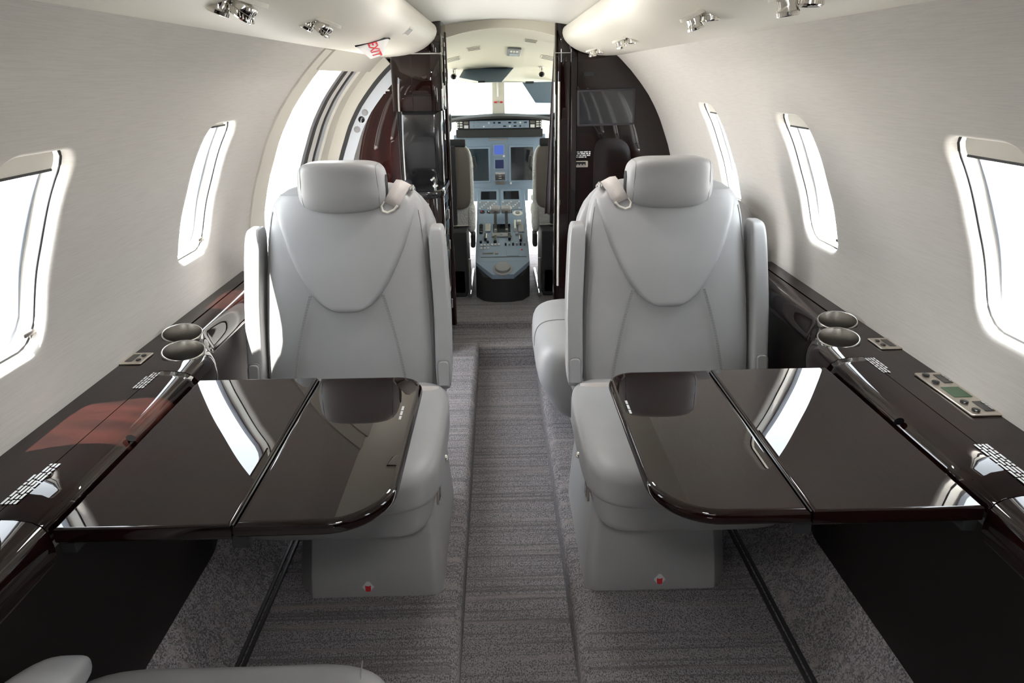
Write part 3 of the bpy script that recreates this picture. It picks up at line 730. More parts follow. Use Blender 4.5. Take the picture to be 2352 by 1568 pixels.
def gasper(side, y, x, label):
    z = val_z(x); e = .004; nz = Vector((side*(val_z(x-e)-val_z(x+e)), 0, -2*e)).normalized()   # downward normal
    if nz.z > 0: nz = -nz
    u = Vector((0, 1, 0)); w = nz.cross(u).normalized(); o = Vector((side*x, y, z))
    root = thing('reading_light', label, 'light', o, 'chrome reading light and air nozzle pairs')
    fr = frame3(o, u, w, nz)
    el = [(.024*math.cos(2*math.pi*k/28), .046*math.sin(2*math.pi*k/28)) for k in range(28)]
    prism('bezel', el, fr, -.006, .0006, 'plastic', root)
    prism('recess', [(a*.86, b*.9) for a, b in el], fr, .0004, .0010, 'plastic', root)
    def mxat(du, dw, tilt):
        m = Matrix((u, w, nz)).transposed().to_4x4(); return Matrix.Translation(Vector(fr(du, dw, 0))) @ m @ Matrix.Rotation(R(tilt), 4, 'X')
    bm = bmesh.new(); n = 36; prof_ = [(.0, .001), (.016, .001), (.0175, .004), (.0175, .013), (.0185, .014), (.0185, .022), (.0165, .024), (.012, .022), (.011, .014), (0, .013)]
    a = lathe('nozzle', prof_, 'chrome', root, 30, mxat(0, .017, 20), 30)
    lathe('nozzle_core', [(0, .016), (.0105, .016)], 'black', a, 18, mxat(0, .017, 20))
    b = lathe('lamp', [(0, .001), (.014, .001), (.015, .004), (.0135, .012), (.0155, .020), (.0165, .021), (.0165, .026), (.014, .027), (.012, .023), (0, .022)], 'chrome', root, 30, mxat(0, -.019, 8), 30)
    bm = bmesh.new()
    for k in range(24):
        a_ = 2*math.pi*k/24; bm_rbox(bm, mxat(0, .017, 20) @ Vector((.0186*math.cos(a_), .0186*math.sin(a_), .018)), (.0015, .0015, .007), 0)
    fin('knurl', bm, 'chrome', a)
    return root
gasper(-1, 1.49, .388, 'chrome reading light and nozzle in left valance beside the exit sign')
gasper(-1, 1.06, .400, 'chrome reading light and nozzle in left valance, second from the exit sign')
gasper(1, 1.45, .382, 'chrome reading light and air nozzle in the right valance above the right table')
gasper(1, 2.33, .390, 'chrome reading light and air nozzle in the right valance, second from the dark closet')
gasper(1, 3.13, .406, 'chrome reading light and air nozzle in the right valance nearest the dark closet')
gasper(1, 1.04, .404, 'chrome reading light and air nozzle in the right valance farthest from the dark closet')
# exit sign: a two-faced wedge hanging under the left valance
root = thing('exit_sign', 'white wedge-shaped sign with red EXIT letters under the left valance', 'sign', (-.425, 2.30, 1.235))
M0, M1 = Vector((-.462, 2.235, 1.2240)), Vector((-.376, 2.262, 1.2465))
B0, B1 = Vector((-.420, 2.245, 1.186)), Vector((-.386, 2.262, 1.197))
M0b, M1b = M0+Vector((.012, .060, .003)), M1+Vector((.008, .062, .003))
pyd('sign_body', [M0, M1, B1, B0, M0b, M1b], [(0, 1, 2, 3), (4, 3, 2, 5), (0, 3, 4), (1, 5, 2), (0, 4, 5, 1)], 'exitwhite', root, recalc=True, angle=20)
en = (M1-M0).cross(B0-M0).normalized()
if en.y > 0: en = -en
up_ = (M1-M0).normalized(); dn_ = ((B0+B1)/2-(M0+M1)/2).normalized(); mid = (M0+M1+B0+B1)/4+up_*.004
text_mesh('letters', 'EXIT', .043, lambda u, v, h: tuple(mid+dn_*u*.50+up_*v*.95+en*.0012), 'exitred', root)
tube('dark_rim', [M0, M1, M1b, M0b], .0032, 'blackmat', root, 6, True)
# small louvre in the left valance
x = .328; z = val_z(x)
fr = frame3((-x, 2.50, z), (0, 1, 0), (-.60, 0, -.55), (.55, 0, -.60))
g_ = prism('speaker_grille', round_poly([(-.055, -.018), (.055, -.018), (.055, .018), (-.055, .018)], .004, 3), fr, -.002, .0012, 'plastic', vals[-1])
for k in range(3): prism('slot', [(-.046+k*.034, -.013), (-.024+k*.034, -.013), (-.024+k*.034, .013), (-.046+k*.034, .013)], fr, .0010, .0016, 'greyrubber', g_)

# ------------------------------------------------------------------ ceiling, rear wall
v = []; f = []; xs = [-.62+1.24*k/24 for k in range(25)]
for y in (Y0, 3.66):
    for x in xs: v.append((x, y, 1.402-.30*min(abs(x), .36)**2))
for j in range(24): f.append((j, j+1, 26+j, 25+j))
o = pyd('ceiling', v, f, 'ceiling', angle=60); struct(o, 'pale curved ceiling panel between the valances', 'ceiling')
bm = bmesh.new(); pts = [(p.x, p.y) for p in PR]; outl = [(x, z) for x, z in pts]+[(-x, z) for x, z in reversed(pts)]
o = prism('wall_rear', outl+[], XZ, Y0-.02, Y0, 'wood'); struct(o, 'unseen rear cabin partition, made dark wood to cut light from behind', 'wall')  # out of view; set close and dark to cut light from behind
root = thing('ceiling_lamp', 'large flat rectangular ceiling lamp over the aisle, aft of the tables', 'lamp', (0, -.08, 1.40))
rbox('lamp_frame', (0, -.08, 1.394), (.36, .28, .012), 'plastic', root, .004, 2)
rbox('diffuser', (0, -.08, 1.387), (.31, .23, .006), 'white', root, .002, 2)
root['group'] = 'ceiling lamps over the aisle'
root = thing('ceiling_lamp', 'small rectangular ceiling lamp over the aisle between the club seats', 'lamp', (0, 1.95, 1.40), 'ceiling lamps over the aisle')
rbox('lamp_frame', (0, 1.95, 1.397), (.24, .18, .010), 'plastic', root, .004, 2)
rbox('diffuser', (0, 1.95, 1.391), (.20, .14, .005), 'white', root, .002, 2)

# ------------------------------------------------------------------ door on the left
def arc_strip(name, side, ya, yb, z0, z1, out, m, parent=None, thick=.012, ns=36):
    s0, s1 = s_of_z(z0), s_of_z(z1); v = []; f = []
    for i in range(ns+1):
        s = s0+(s1-s0)*i/ns
        v += [wallpt(side, ya, s, out), wallpt(side, yb, s, out), wallpt(side, yb, s, out+thick), wallpt(side, ya, s, out+thick)]
    for i in range(ns):
        for j in range(4): f.append((4*i+j, 4*i+(j+1) % 4, 4*i+4+(j+1) % 4, 4*i+4+j))
    f.append((0, 1, 2, 3)); f.append(tuple(4*ns+k for k in (0, 1, 2, 3)))
    return pyd(name, v, f, m, parent, angle=45, recalc=True)
d1 = arc_strip('door_1', -1, 2.352, 2.50, -.22, 1.225, -.006, 'plastic', None, .05)
struct(d1, 'open entry doorway in the left side with cream frame and dark seals', 'door')
arc_strip('jamb', -1, 2.50, 2.535, -.22, 1.20, .004, 'reveal', d1, .10)
arc_strip('grey_seal', -1, 3.02, 3.075, -.22, 1.185, .02, 'greyrubber', d1, .05)
arc_strip('dark_seal', -1, 3.075, 3.10, -.22, 1.185, .012, 'rubber', d1, .05)
arc_strip('bright_strip', -1, 3.10, 3.20, -.22, 1.185, .016, 'white', d1, .05)
arc_strip('dark_seal', -1, 3.20, 3.222, -.22, 1.185, .010, 'rubber', d1, .05)
arc_strip('pale_strip', -1, 3.222, 3.30, -.22, 1.185, .012, 'grey_jamb', d1, .05)
arc_strip('trim_strip', -1, 3.30, 3.46, -.22, 1.225, .0, 'plastic', d1, .05)
arc_strip('header', -1, 2.45, 3.46, 1.165, 1.245, -.012, 'plastic', d1, .06, 10)
# galley-side bulkhead: rim pieces follow the fuselage curve
def bulk_ring(name, side, y, a, b, m, parent, z0=-.22, z1=1.235, th=.03, ns=36):
    s0, s1 = s_of_z(z0), s_of_z(z1); v = []; f = []
    for i in range(ns+1):
        s = s0+(s1-s0)*i/ns
        for (o_, yy) in ((-a, y), (-b, y), (-b, y+th), (-a, y+th)): v.append(wallpt(side, yy, s, o_))
    for i in range(ns):
        for j in range(4): f.append((4*i+j, 4*i+(j+1) % 4, 4*i+4+(j+1) % 4, 4*i+4+j))
    return pyd(name, v, f, m, parent, angle=45, recalc=True)
def bulk_panel(name, side, y, off, xin, m, parent=None, z0=-.22, z1=1.30, th=.03):
    s0, s1 = s_of_z(z0), s_of_z(min(z1, 1.262)); P_ = []
    for i in range(31):
        p = wallpt(1, 0, s0+(s1-s0)*i/30, -off); P_.append((side*p[0], p[2]))
    P_ = P_+[(side*xin, z1), (side*xin, z0)]
    if side < 0: P_ = P_[::-1]
    return prism(name, P_, XZ, y, y+th, m, parent)
wl = bulk_panel('wall_front_left', -1, 3.452, .122, .45, 'redwood'); struct(wl, 'red-brown lacquered bulkhead beside the entry door', 'wall')
bulk_ring('cream_rim', -1, 3.450, 0, .055, 'plastic', wl)
bulk_ring('black_seal', -1, 3.446, .055, .075, 'rubber', wl)
jm = bulk_ring('latch_strip', -1, 3.449, .075, .125, 'grey_jamb', wl)
for z in (.93, .985, 1.02):
    p = wallpt(-1, 3.448, s_of_z(z), -.10)
    lathe('latch_hole' if z != .985 else 'latch_bush', [(0, .002), (.012, .002), (.016, 0)], 'greyrubber' if z != .985 else 'black', jm, 18, Matrix.Translation(p) @ Matrix.Rotation(R(90), 4, 'X'))
words('printed_notice', frame3((-.635, 3.4515, 1.075), (1, 0, 0), (0, 0, 1), (0, -1, 0)), 2, .088, .012, wl, seed=21)

for side, par in ((-1, wl),):
    v = []; f = []; grid_wall(side, 3.44, 3.76, s_of_z(-.295), s_of_z(1.27), v, f, 24, .002)
    pyd('side_skin', v, f, 'plastic', par, angle=60)
    bulk_panel('rear_skin', side, 3.72, -.002, .60, 'blackmat', par, -.29, 1.262, .02)
# ------------------------------------------------------------------ galley cabinet
root = thing('galley_cabinet', 'tall glossy black-brown galley cabinet with rounded corners beside the cockpit entrance', 'cabinet', (-.41, 3.5, FZ))
def gal(name, x0, x1, y, z0, z1, m, bev=.004, rr=.05):
    ol = round_poly([(x0, 3.66), (x0, y), (x1, y), (x1, 3.66)], [0, rr*.8, rr, 0], 8)
    return prism(name, ol, XY, z0, z1, m, root, bev, 2)
up = gal('upper_cabinet', -.525, -.285, 3.335, .975, 1.232, 'wood', .003, .055)
gal('top_cabinet', -.525, -.283, 3.335, 1.237, 1.385, 'wood', .003, .055)
gal('trim_line', -.522, -.287, 3.338, 1.230, 1.239, 'steel', 0, .055)
for k in range(1):
    rbox('door_gap', (-.425, 3.3348, 1.10), (.0025, .002, .25), 'black', up, 0)
gal('niche', -.515, -.300, 3.400, .62, .98, 'black', .002, .04)
gal('counter', -.515, -.284, 3.165, .585, .622, 'black', .012, .085)
lw = gal('lower_cabinet', -.505, -.290, 3.180, FZ-.05, .586, 'wood', .003, .075)
for z in (.30, .46, -.02): rbox('pull_handle', (-.2865, 3.45, z), (.008, .02, .05), 'steel', lw, .003, 2)
rbox('side_post', (-.287, 3.63, .57), (.02, .05, 1.55), 'redwood', root, .008, 3)
sw = rbox('switch_strip', (-.2815, 3.50, 1.20), (.003, .06, .22), 'blackmat', root, .001, 1)
for k in range(5): rbox('switch', (-.2795, 3.50, 1.12+.04*k), (.003, .03, .020), 'steel' if k % 2 else 'plastic', sw, .001, 1)
f_ = thing('faucet', 'small chrome tap on the galley counter', 'tap', (-.34, 3.345, .62))
tube('spout', [(-.34, 3.345, .62), (-.34, 3.345, .650), (-.345, 3.33, .662), (-.352, 3.31, .655)], .006, 'chrome', f_, 10)
lathe('tap_base', [(.014, 0), (.014, .006), (.008, .010), (0, .010)], 'chrome', f_, 20, Matrix.Translation((-.34, 3.345, .62)))
kb = lathe('stopper_knob', [(.010, 0), (.010, .006), (.018, .012), (.021, .022), (.018, .033), (.008, .039), (0, .040)], 'blackmat', None, 24, Matrix.Translation((-.465, 3.30, .62)))
tag(kb, 'round black stopper standing on the galley counter', 'stopper')

# ------------------------------------------------------------------ closet bulkhead on the right
wr = bulk_panel('wall_front_right', 1, 3.645, .0, .335, 'wood', None, FZ-.04, 1.34, .04); struct(wr, 'dark lacquered closet bulkhead on the right carrying a monitor', 'wall')
bulk_panel('rear_skin', 1, 3.72, -.002, .60, 'blackmat', wr, -.29, 1.262, .02)
ol = round_poly([(.345, 3.69), (.345, 3.60), (.268, 3.60), (.268, 3.69)], [0, .012, .030, 0], 8)
prism('corner_post', ol, XY, FZ-.04, 1.40, 'wood', wr, 0)
ol = round_poly([(.385, 3.69), (.385, 3.625), (.340, 3.605), (.300, 3.69)], [0, .015, .02, 0], 6)
prism('inner_post', ol, XY, FZ-.04, 1.34, 'wood', wr, 0)
tube('painted_highlight', [(.287, 3.602, .02), (.287, 3.602, 1.10)], .006, 'white', wr, 10)  # white strip standing in for the daylight highlight on the rounded post
rbox('post_seam', (.305, 3.599, 1.238), (.075, .003, .003), 'steel', wr, 0)
mn = thing('monitor', 'black wall monitor with purple-grey rim on the dark closet bulkhead', 'monitor', (.533, 3.63, .97))
rm = Matrix.Rotation(R(-1.2), 3, 'Y')
def mnf(u, v, h): p = rm @ Vector((u, 0, v)); return (.533+p.x, 3.640-h, .969+p.z)
MT['mauve'] = mat('mauve_grey_plastic', (.035, .03, .04), .4)
prism('bezel', round_poly([(-.150, -.092), (.150, -.092), (.150, .092), (-.150, .092)], .010, 4), mnf, 0, .014, 'mauve', mn, .003, 2)
prism('screen', [(-.138, -.081), (.138, -.081), (.138, .081), (-.138, .081)], mnf, .0125, .0148, 'screen', mn)
pn = words('printed_notice', frame3((.375, 3.6445, .745), (1, 0, 0), (0, 0, 1), (0, -1, 0)), 4, .085, .009, wr, seed=31)
sp = prism('switch_plate', round_poly([(-.038, -.017), (.038, -.017), (.038, .017), (-.038, .017)], .004, 3), frame3((.409, 3.645, .679), (1, 0, 0), (0, 0, 1), (0, -1, 0)), 0, .006, 'nickel', wr, .001, 2)
rbox('inset', (.409, 3.6385, .682), (.052, .001, .018), 'black', sp, 0)
for k in (-1, 0, 1): lathe('button', [(0, .004), (.005, .004), (.006, 0)], 'chrome', sp, 14, Matrix.Translation((.409+k*.016, 3.6385, .676)) @ Matrix.Rotation(R(90), 4, 'X'))
vp = rbox('air_slot', (.445, 3.644, 1.135), (.055, .003, .018), 'blackmat', wr, 0)
# upper header over the cockpit entrance
v = []; f = []; n = 24
for i in range(n+1):
    x = -.64+1.28*i/n; zt = 1.41; zb = 1.362-.55*min(abs(x), .5)**2
    v += [(x, 3.66, zt), (x, 3.66, zb), (x, 3.72, zb), (x, 3.72, zt)]
for i in range(n):
    for j in range(4): f.append((4*i+j, 4*i+(j+1) % 4, 4*i+4+(j+1) % 4, 4*i+4+j))
hd_ = pyd('trim_3', v, f, 'headliner', angle=45, recalc=True); struct(hd_, 'cream arched header over the cockpit entrance', 'trim')

# ------------------------------------------------------------------ cockpit shell
def hz(x, y): t = (y-3.70)/1.55; return 1.362-.265*t-.55*x*x*(1-.75*t)
v = []; f = []; nx, ny = 24, 16
for j in range(ny+1):
    for i in range(nx+1):
        x = -.64+1.28*i/nx; y = 3.70+1.57*j/ny; v.append((x, y, hz(max(-.5, min(.5, x)), y)))
for j in range(ny):
    for i in range(nx): a = j*(nx+1)+i; f.append((a, a+1, a+nx+2, a+nx+1))
hl = pyd('ceiling_cockpit', v, f, 'headliner', angle=60); struct(hl, 'cream cockpit headliner sloping down to the windshield', 'ceiling')
for side, nm in ((-1, 'left'), (1, 'right')):
    bm = bmesh.new()
    bm_rbox(bm, (side*.64, 4.6, .24), (.04, 1.9, .96), 0)
    bm_rbox(bm, (side*.64, 4.6, 1.16), (.04, 1.9, .30), 0)
    for y in (3.78, 4.62, 5.28): bm_rbox(bm, (side*.62, y, .98), (.05, .09, .60), .01, 2)
    o = fin('wall_cockpit_'+nm, bm, 'headliner'); struct(o, '%s cockpit side wall with window posts' % nm, 'wall')
    gl = quad('pane', [(side*.63, 3.8, .72), (side*.63, 5.3, .72), (side*.63, 5.3, 1.3), (side*.63, 3.8, 1.3)], 'tintglass', o)
# windshield
ws = thing('window_8', 'two-pane cockpit windshield with pale centre post', 'window', (0, 5.3, .84)); ws['kind'] = 'structure'
rbox('centre_post', (-.018, 5.30, .97), (.095, .03, .26), 'plastic', ws, .008, 2)
tube('post_rod', [(-.022, 5.27, 1.09), (-.022, 5.27, .985)], .006, 'steel', ws, 8)
for k in (-1, 1): rbox('compass_lamp', (-.018+k*.022, 5.27, .945), (.022, .02, .012), 'redmark', ws, .003, 2)
rbox('sill', (0, 5.34, .83), (1.3, .10, .04), 'blackmat', ws, .01, 2)
rbox('top_frame', (0, 5.29, 1.098), (1.3, .05, .03), 'plastic', ws, .008, 2)
for k in (-1, 1):
    x0, x1 = sorted((k*.035-.018, k*.62)); quad('pane', [(x0, 5.315, .83), (x1, 5.315, .83), (x1, 5.315, 1.11), (x0, 5.315, 1.11)], 'tintglass', ws)
    rbox('side_post', (k*.46, 5.30, .97), (.03, .04, .28), 'plastic', ws, .006, 2)
# visors
def visor(pts, th, label, m='visor'):
    me = bmesh.new(); o3 = [Vector(p) for p in pts]; nrm = (o3[1]-o3[0]).cross(o3[2]-o3[0]).normalized()
    a = [me.verts.new(p) for p in o3]; b = [me.verts.new(p+nrm*th) for p in o3]; me.faces.new(a[::-1]); me.faces.new(b)
    for i in range(len(a)): me.faces.new((a[i], a[(i+1) % len(a)], b[(i+1) % len(a)], b[i]))
    return fin('panel', me, m)
r_ = thing('sun_visor', 'smoked blue-grey sun visor folded under the cockpit headliner', 'sun visor', (-.09, 4.65, 1.2), 'cockpit sun visors')
def place(o, root):
    o.parent = root; o.matrix_parent_inverse = Matrix.Translation(-root.location); return o
place(visor([(-.270, 4.62, 1.128), (-.240, 4.72, 1.182), (-.185, 4.75, 1.200), (.090, 4.75, 1.188), (.005, 4.60, 1.097), (-.115, 4.58, 1.097)], .004, ''), r_)
place(visor([(-.235, 4.722, 1.186), (-.186, 4.754, 1.210), (.088, 4.754, 1.196), (.03, 4.72, 1.184)], .008, '', 'blackmat'), r_)
rbox('visor_clip', (-.125, 4.575, 1.098), (.045, .02, .012), 'blackmat', r_, .003, 2)
r_ = thing('sun_visor', 'smoked blue-grey sun visor swung down over the windshield beside the dark closet', 'sun visor', (.28, 5.1, 1.1), 'cockpit sun visors')
place(visor([(.155, 5.15, 1.085), (.40, 5.15, 1.088), (.42, 5.13, .935), (.25, 5.13, .942)], .004, ''), r_)
rbox('visor_clip', (.21, 5.14, 1.085), (.06, .02, .015), 'blackmat', r_, .003, 2)
# overhead unit, vents and cockpit lamps
def hfr(x, y):
    e = .01; n_ = Vector((hz(x+e, y)-hz(x-e, y), hz(x, y+e)-hz(x, y-e), 0))/(2*e); n_ = Vector((n_.x, n_.y, -1)).normalized()
    u = Vector((1, 0, -n_.x/n_.z)).normalized(); return frame3((x, y, hz(x, y)), u, n_.cross(u), n_)
def vent(x, y, w, d, label):
    fr = hfr(x, y); o = prism('air_grille', round_poly([(-w, -d), (w, -d), (w, d), (-w, d)], .006, 3), fr, -.001, .004, 'headliner', hl, .001, 1)
    for k in range(4): prism('slat', [(-w*.85, -d*.75+k*d*.45), (w*.85, -d*.75+k*d*.45), (w*.85, -d*.60+k*d*.45), (-w*.85, -d*.60+k*d*.45)], fr, .0038, .0048, 'tan', o)
vent(-.155, 4.10, .040, .045, ''); vent(-.285, 4.28, .045, .055, ''); vent(.285, 4.28, .050, .055, ''); vent(.16, 3.92, .035, .03, '')
fr = hfr(.076, 4.22)
ou = thing('overhead_switch_unit', 'small grey switch unit in the cockpit headliner', 'switch unit', (.076, 4.22, hz(.076, 4.22)))
prism('housing', round_poly([(-.040, -.10), (.040, -.10), (.040, .10), (-.040, .10)], .008, 3), fr, -.002, .012, 'greyrubber', ou, .003, 2)
prism('dark_window', [(-.026, .0), (.026, .0), (.026, -.075), (-.026, -.075)], fr, .011, .0135, 'black', ou)
for k in (-1, 0, 1): prism('key', [(-.006+k*.017, .02), (.006+k*.017, .02), (.006+k*.017, .075), (-.006+k*.017, .075)], fr, .011, .015, 'plastic', ou)
for side in (-1, 1):
    x, y = (-.305, 4.62) if side < 0 else (.262, 4.62); z = hz(x, y)
    o = thing('cockpit_spotlight', 'small chrome spotlight in the cockpit headliner near the %s' % ('tall galley cabinet' if side < 0 else 'closet post'), 'light', (x, y, z), 'cockpit spotlights')
    lathe('socket', [(.022, 0), (.022, .004), (.014, .008), (.012, .03), (0, .03)], 'chrome', o, 20, Matrix.Translation((x, y, z+.002)) @ Matrix.Rotation(R(180), 4, 'X'))
    lathe('lamp_head', [(0, -.016), (.010, -.014), (.018, -.004), (.020, .010), (.018, .016), (0, .014)], 'chrome', o, 20, Matrix.Translation((x, y-.012, z-.040)) @ Matrix.Rotation(R(110), 4, 'X'))
    lathe('lamp_eye', [(0, .0), (.010, .0), (.010, .002), (0, .002)], 'black', o, 16, Matrix.Translation((x, y-.030, z-.046)) @ Matrix.Rotation(R(100), 4, 'X'))

# ------------------------------------------------------------------ instrument panel
ip = thing('instrument_panel', 'blue-grey cockpit instrument panel with dark displays under a black glareshield', 'instrument panel', (0, 5.0, .35))
v = []; f = []; n = 20
for i in range(n+1):
    x = -.36+.72*i/n; k = (x/.36)**2
    v += [(x, 4.93+.03*k, .862-.030*k), (x, 4.925+.03*k, .850-.030*k), (x, 4.99, .835-.02*k), (x, 5.36, .86-.03*k), (x, 5.0, .876-.030*k)]
for i in range(n):
    for j in range(5): f.append((5*i+j, 5*i+(j+1) % 5, 5*i+5+(j+1) % 5, 5*i+5+j))
f.append((0, 1, 2, 3, 4)); f.append(tuple(5*n+k for k in range(5)))
pyd('glareshield', v, f, 'blackmat', ip, angle=40, recalc=True)
gp = rbox('guidance_panel', (-.015, 4.985, .803), (.60, .05, .062), 'blackmat', ip, .006, 2)
rbox('guidance_face', (-.015, 4.958, .804), (.42, .004, .052), 'panelblue', gp, .002, 1)
rnd = random.Random(5)
for i in range(11):
    for j in range(2):
        x = -.20+.037*i; z = .815-.024*j
        if rnd.random() < .35: rbox('annunciator', (x, 4.955, z), (.020, .004, .010), rnd.choice(['blackmat', 'greyrubber', 'screen']), gp, .001, 1)
        else: lathe('knob', [(0, .012), (.006, .012), (.007, 0)], rnd.choice(['knob', 'blackmat', 'greyrubber']), gp, 12, Matrix.Translation((x, 4.956, z)) @ Matrix.Rotation(R(90), 4, 'X'))
for side in (-1, 1):
    bx_ = -.015+side*.235; rbox('warning_light', (bx_, 4.957, .818), (.034, .005, .020), 'redmark' if 0 else 'tan', gp, .002, 1); rbox('caution_light', (bx_, 4.957, .790), (.030, .005, .022), 'print', gp, .002, 1)
    for i in range(2):
        for j in range(3): rbox('push_key', (bx_+side*(.036+.026*i), 4.957, .820-.016*j), (.020, .005, .010), 'print' if (i+j) % 2 else 'knob', gp, .001, 1)
rbox('dark_brow', (-.015, 4.975, .742), (.62, .04, .058), 'blackmat', ip, .008, 2)
rbox('panel_face', (-.015, 5.02, .530), (.66, .04, .40), 'panelblue', ip, .006, 2)
yf = 4.999
rbox('placard_strip', (-.026, yf, .695), (.135, .006, .018), 'greyrubber', ip, .002, 1)
def display(name, x0, x1, z0, z1, m, fr_=.014, parent=ip):
    b = rbox(name, ((x0+x1)/2, yf-.002, (z0+z1)/2), (x1-x0+2*fr_, .012, z1-z0+2*fr_), 'panelblue', parent, .004, 2)
    rbox('screen_glass', ((x0+x1)/2, yf-.009, (z0+z1)/2), (x1-x0, .004, z1-z0), m, b, .001, 1); return b
display('flight_display', -.245, -.098, .402, .632, 'tealscreen'); display('flight_display', .064, .225, .402, .640, 'screen')
for x in (-.140, .130): pass
display('standby_display', -.055, .012, .590, .655, 'bluescreen', .010); display('standby_display', -.050, .012, .490, .552, 'navyscreen', .010)
ad = display('standby_indicator', -.052, .020, .405, .462, 'black', .010)
for k in range(3): rbox('indicator_bar', (-.016, yf-.012, .418+.016*k), (.020, .002, .003), 'print', ad, 0)
rbox('key_strip', (-.016, yf-.006, .385), (.066, .008, .020), 'tan', ip, .002, 1)
lathe('knob', [(0, .012), (.007, .012), (.008, 0)], 'knob', ip, 12, Matrix.Translation((.014, yf-.008, .578)) @ Matrix.Rotation(R(90), 4, 'X'))
lathe('knob', [(0, .012), (.007, .012), (.008, 0)], 'print', ip, 12, Matrix.Translation((.062, yf-.008, .382)) @ Matrix.Rotation(R(90), 4, 'X'))
rbox('lower_panel', (-.012, 5.02, .30), (.40, .06, .10), 'panelblue', ip, .004, 2)
rbox('gear_handle', (.214, 4.93, .285), (.020, .05, .040), 'knob', ip, .008, 3)
for side in (-1, 1):       # control yokes
    yk = thing('control_yoke', 'black control yoke in front of the cockpit seat by the %s' % ('galley' if side < 0 else 'curtain'), 'control yoke', (side*.30, 4.9, .42), 'control yokes')
    tube('column', [(side*.33, 4.99, .44), (side*.33, 4.80, .47)], .016, 'blackmat', yk, 10)
    tube('grip', [(side*.33-.13, 4.79, .60), (side*.33-.14, 4.79, .53), (side*.33-.10, 4.79, .47), (side*.33, 4.79, .46), (side*.33+.10, 4.79, .47), (side*.33+.14, 4.79, .53), (side*.33+.13, 4.79, .60)], .014, 'blackmat', yk, 8)

# ------------------------------------------------------------------ centre pedestal
pd_ = thing('centre_pedestal', 'blue-grey cockpit pedestal with throttle levers over a black base', 'console', (-.012, 4.5, FZ))
CX = -.012; e_ = Vector((0, .9, .32)).normalized(); nn = Vector((0, -.32, .9)).normalized(); PO = Vector((0, 4.1, .03))
pf = frame3(PO, (1, 0, 0), e_, nn)
deck = prism('deck', [(CX-.168, 0), (CX+.168, 0), (CX+.172, .915), (CX-.172, .915)], pf, -.03, 0, 'panelblue', pd_, .003, 1)
nose = pyd('deck_nose', [(CX-.168, 4.102, .030), (CX+.168, 4.102, .030), (CX+.065, 3.985, -.022), (CX-.065, 3.985, -.022), (CX-.168, 4.102, .0), (CX+.168, 4.102, .0), (CX+.065, 3.985, -.050), (CX-.065, 3.985, -.050)], [(0, 3, 2, 1), (3, 7, 6, 2), (0, 4, 7, 3), (1, 2, 6, 5)], 'panelblue', pd_, recalc=False)
bo = [(CX-.168, 4.90), (CX-.168, 4.105), (CX-.12, 4.02), (CX-.05, 3.99), (CX+.05, 3.99), (CX+.12, 4.02), (CX+.168, 4.105), (CX+.168, 4.90)]
bm = bmesh.new(); lo = [bm.verts.new((x, y, FZ)) for x, y in bo]; hi = [bm.verts.new((x, y, -.045 if y < 4.104 else .03+(y-4.1)*.3556-.02)) for x, y in bo]
for i in range(len(bo)): bm.faces.new((lo[i], lo[(i+1) % len(bo)], hi[(i+1) % len(bo)], hi[i]))
bm.faces.new(hi); fin('pedestal_base', bm, 'blackmat', pd_, angle=40)
def pbox(name, u0, u1, v0, v1, h, m, parent=pd_, b=.001): return prism(name, [(u0, v0), (u1, v0), (u1, v1), (u0, v1)], pf, 0, h, m, parent, b if h > .003 else 0, 1)
for (a, b) in ((-.156, -.046), (.006, .116)):
    fm = pbox('flight_computer', a-.018, b+.018, .625, .915, .006, 'panelblue'); 
    prism('computer_screen', [(a, .765), (b, .765), (b, .885), (a, .885)], pf, .005, .0075, 'black', fm)
    for i in range(9):
        for j in range(5): prism('key', [(a-.010+i*.0142, .635+j*.022), (a-.010+i*.0142+.0095, .635+j*.022), (a-.010+i*.0142+.0095, .648+j*.022), (a-.010+i*.0142, .648+j*.022)], pf, .0055, .009, 'greyrubber' if (i*3+j*5) % 4 else 'print', fm)
def pk(name, u, v_, r, h, m, parent=pd_): return lathe(name, [(0, h), (r*.85, h), (r, h*.8), (r, 0)], m, parent, 16, Matrix.Translation(Vector(pf(u, v_, 0))) @ Matrix((Vector((1, 0, 0)), e_, nn)).transposed().to_4x4())
for i, u in enumerate((-.144, -.095, -.048)):
    gk = pk('gauge', u, .600, .019, .006, 'black'); pk('gauge_needle', u-.005, .604, .006, .0072, 'redmark' if i != 1 else 'print', gk)
prism('digital_readout', [(-.005, .585), (.060, .585), (.060, .625), (-.005, .625)], pf, 0, .005, 'black', pd_); pk('selector_ring', .100, .578, .034, .005, 'knob'); pk('selector_knob', .100, .578, .016, .014, 'greyrubber')
for s_, u in ((-1, -.054), (1, .020)):
    tl = tube('throttle_lever', [pf(u, .36, 0), pf(u, .46, .05), pf(u, .52, .065)], .010, 'blackmat', pd_, 8)
    prism('grip', round_poly([(u-.034, .495), (u+.034, .495), (u+.036, .555), (u-.036, .555)], .012, 4), pf, .045, .085, 'greyrubber', tl, .012, 3)
    pk('base_knob', u, .345, .010, .02, 'steel', tl)
pbox('lever_gate', -.080, .050, .275, .320, .012, 'greyrubber', pd_, .004)
pbox('lever_slots', -.070, .045, .325, .440, .002, 'black')
for i in range(4): pk('trim_wheel', -.150, .33+.028*i, .012, .016, 'blackmat')
pbox('flap_lever', .070, .082, .34, .45, .030, 'knob', pd_, .004); pbox('flap_gate', .095, .135, .33, .44, .010, 'greyrubber', pd_, .003); pbox('flap_cap', .088, .118, .42, .445, .032, 'print', pd_, .003); pbox('trim_housing', -.125, -.088, .34, .43, .016, 'steel', pd_, .004)
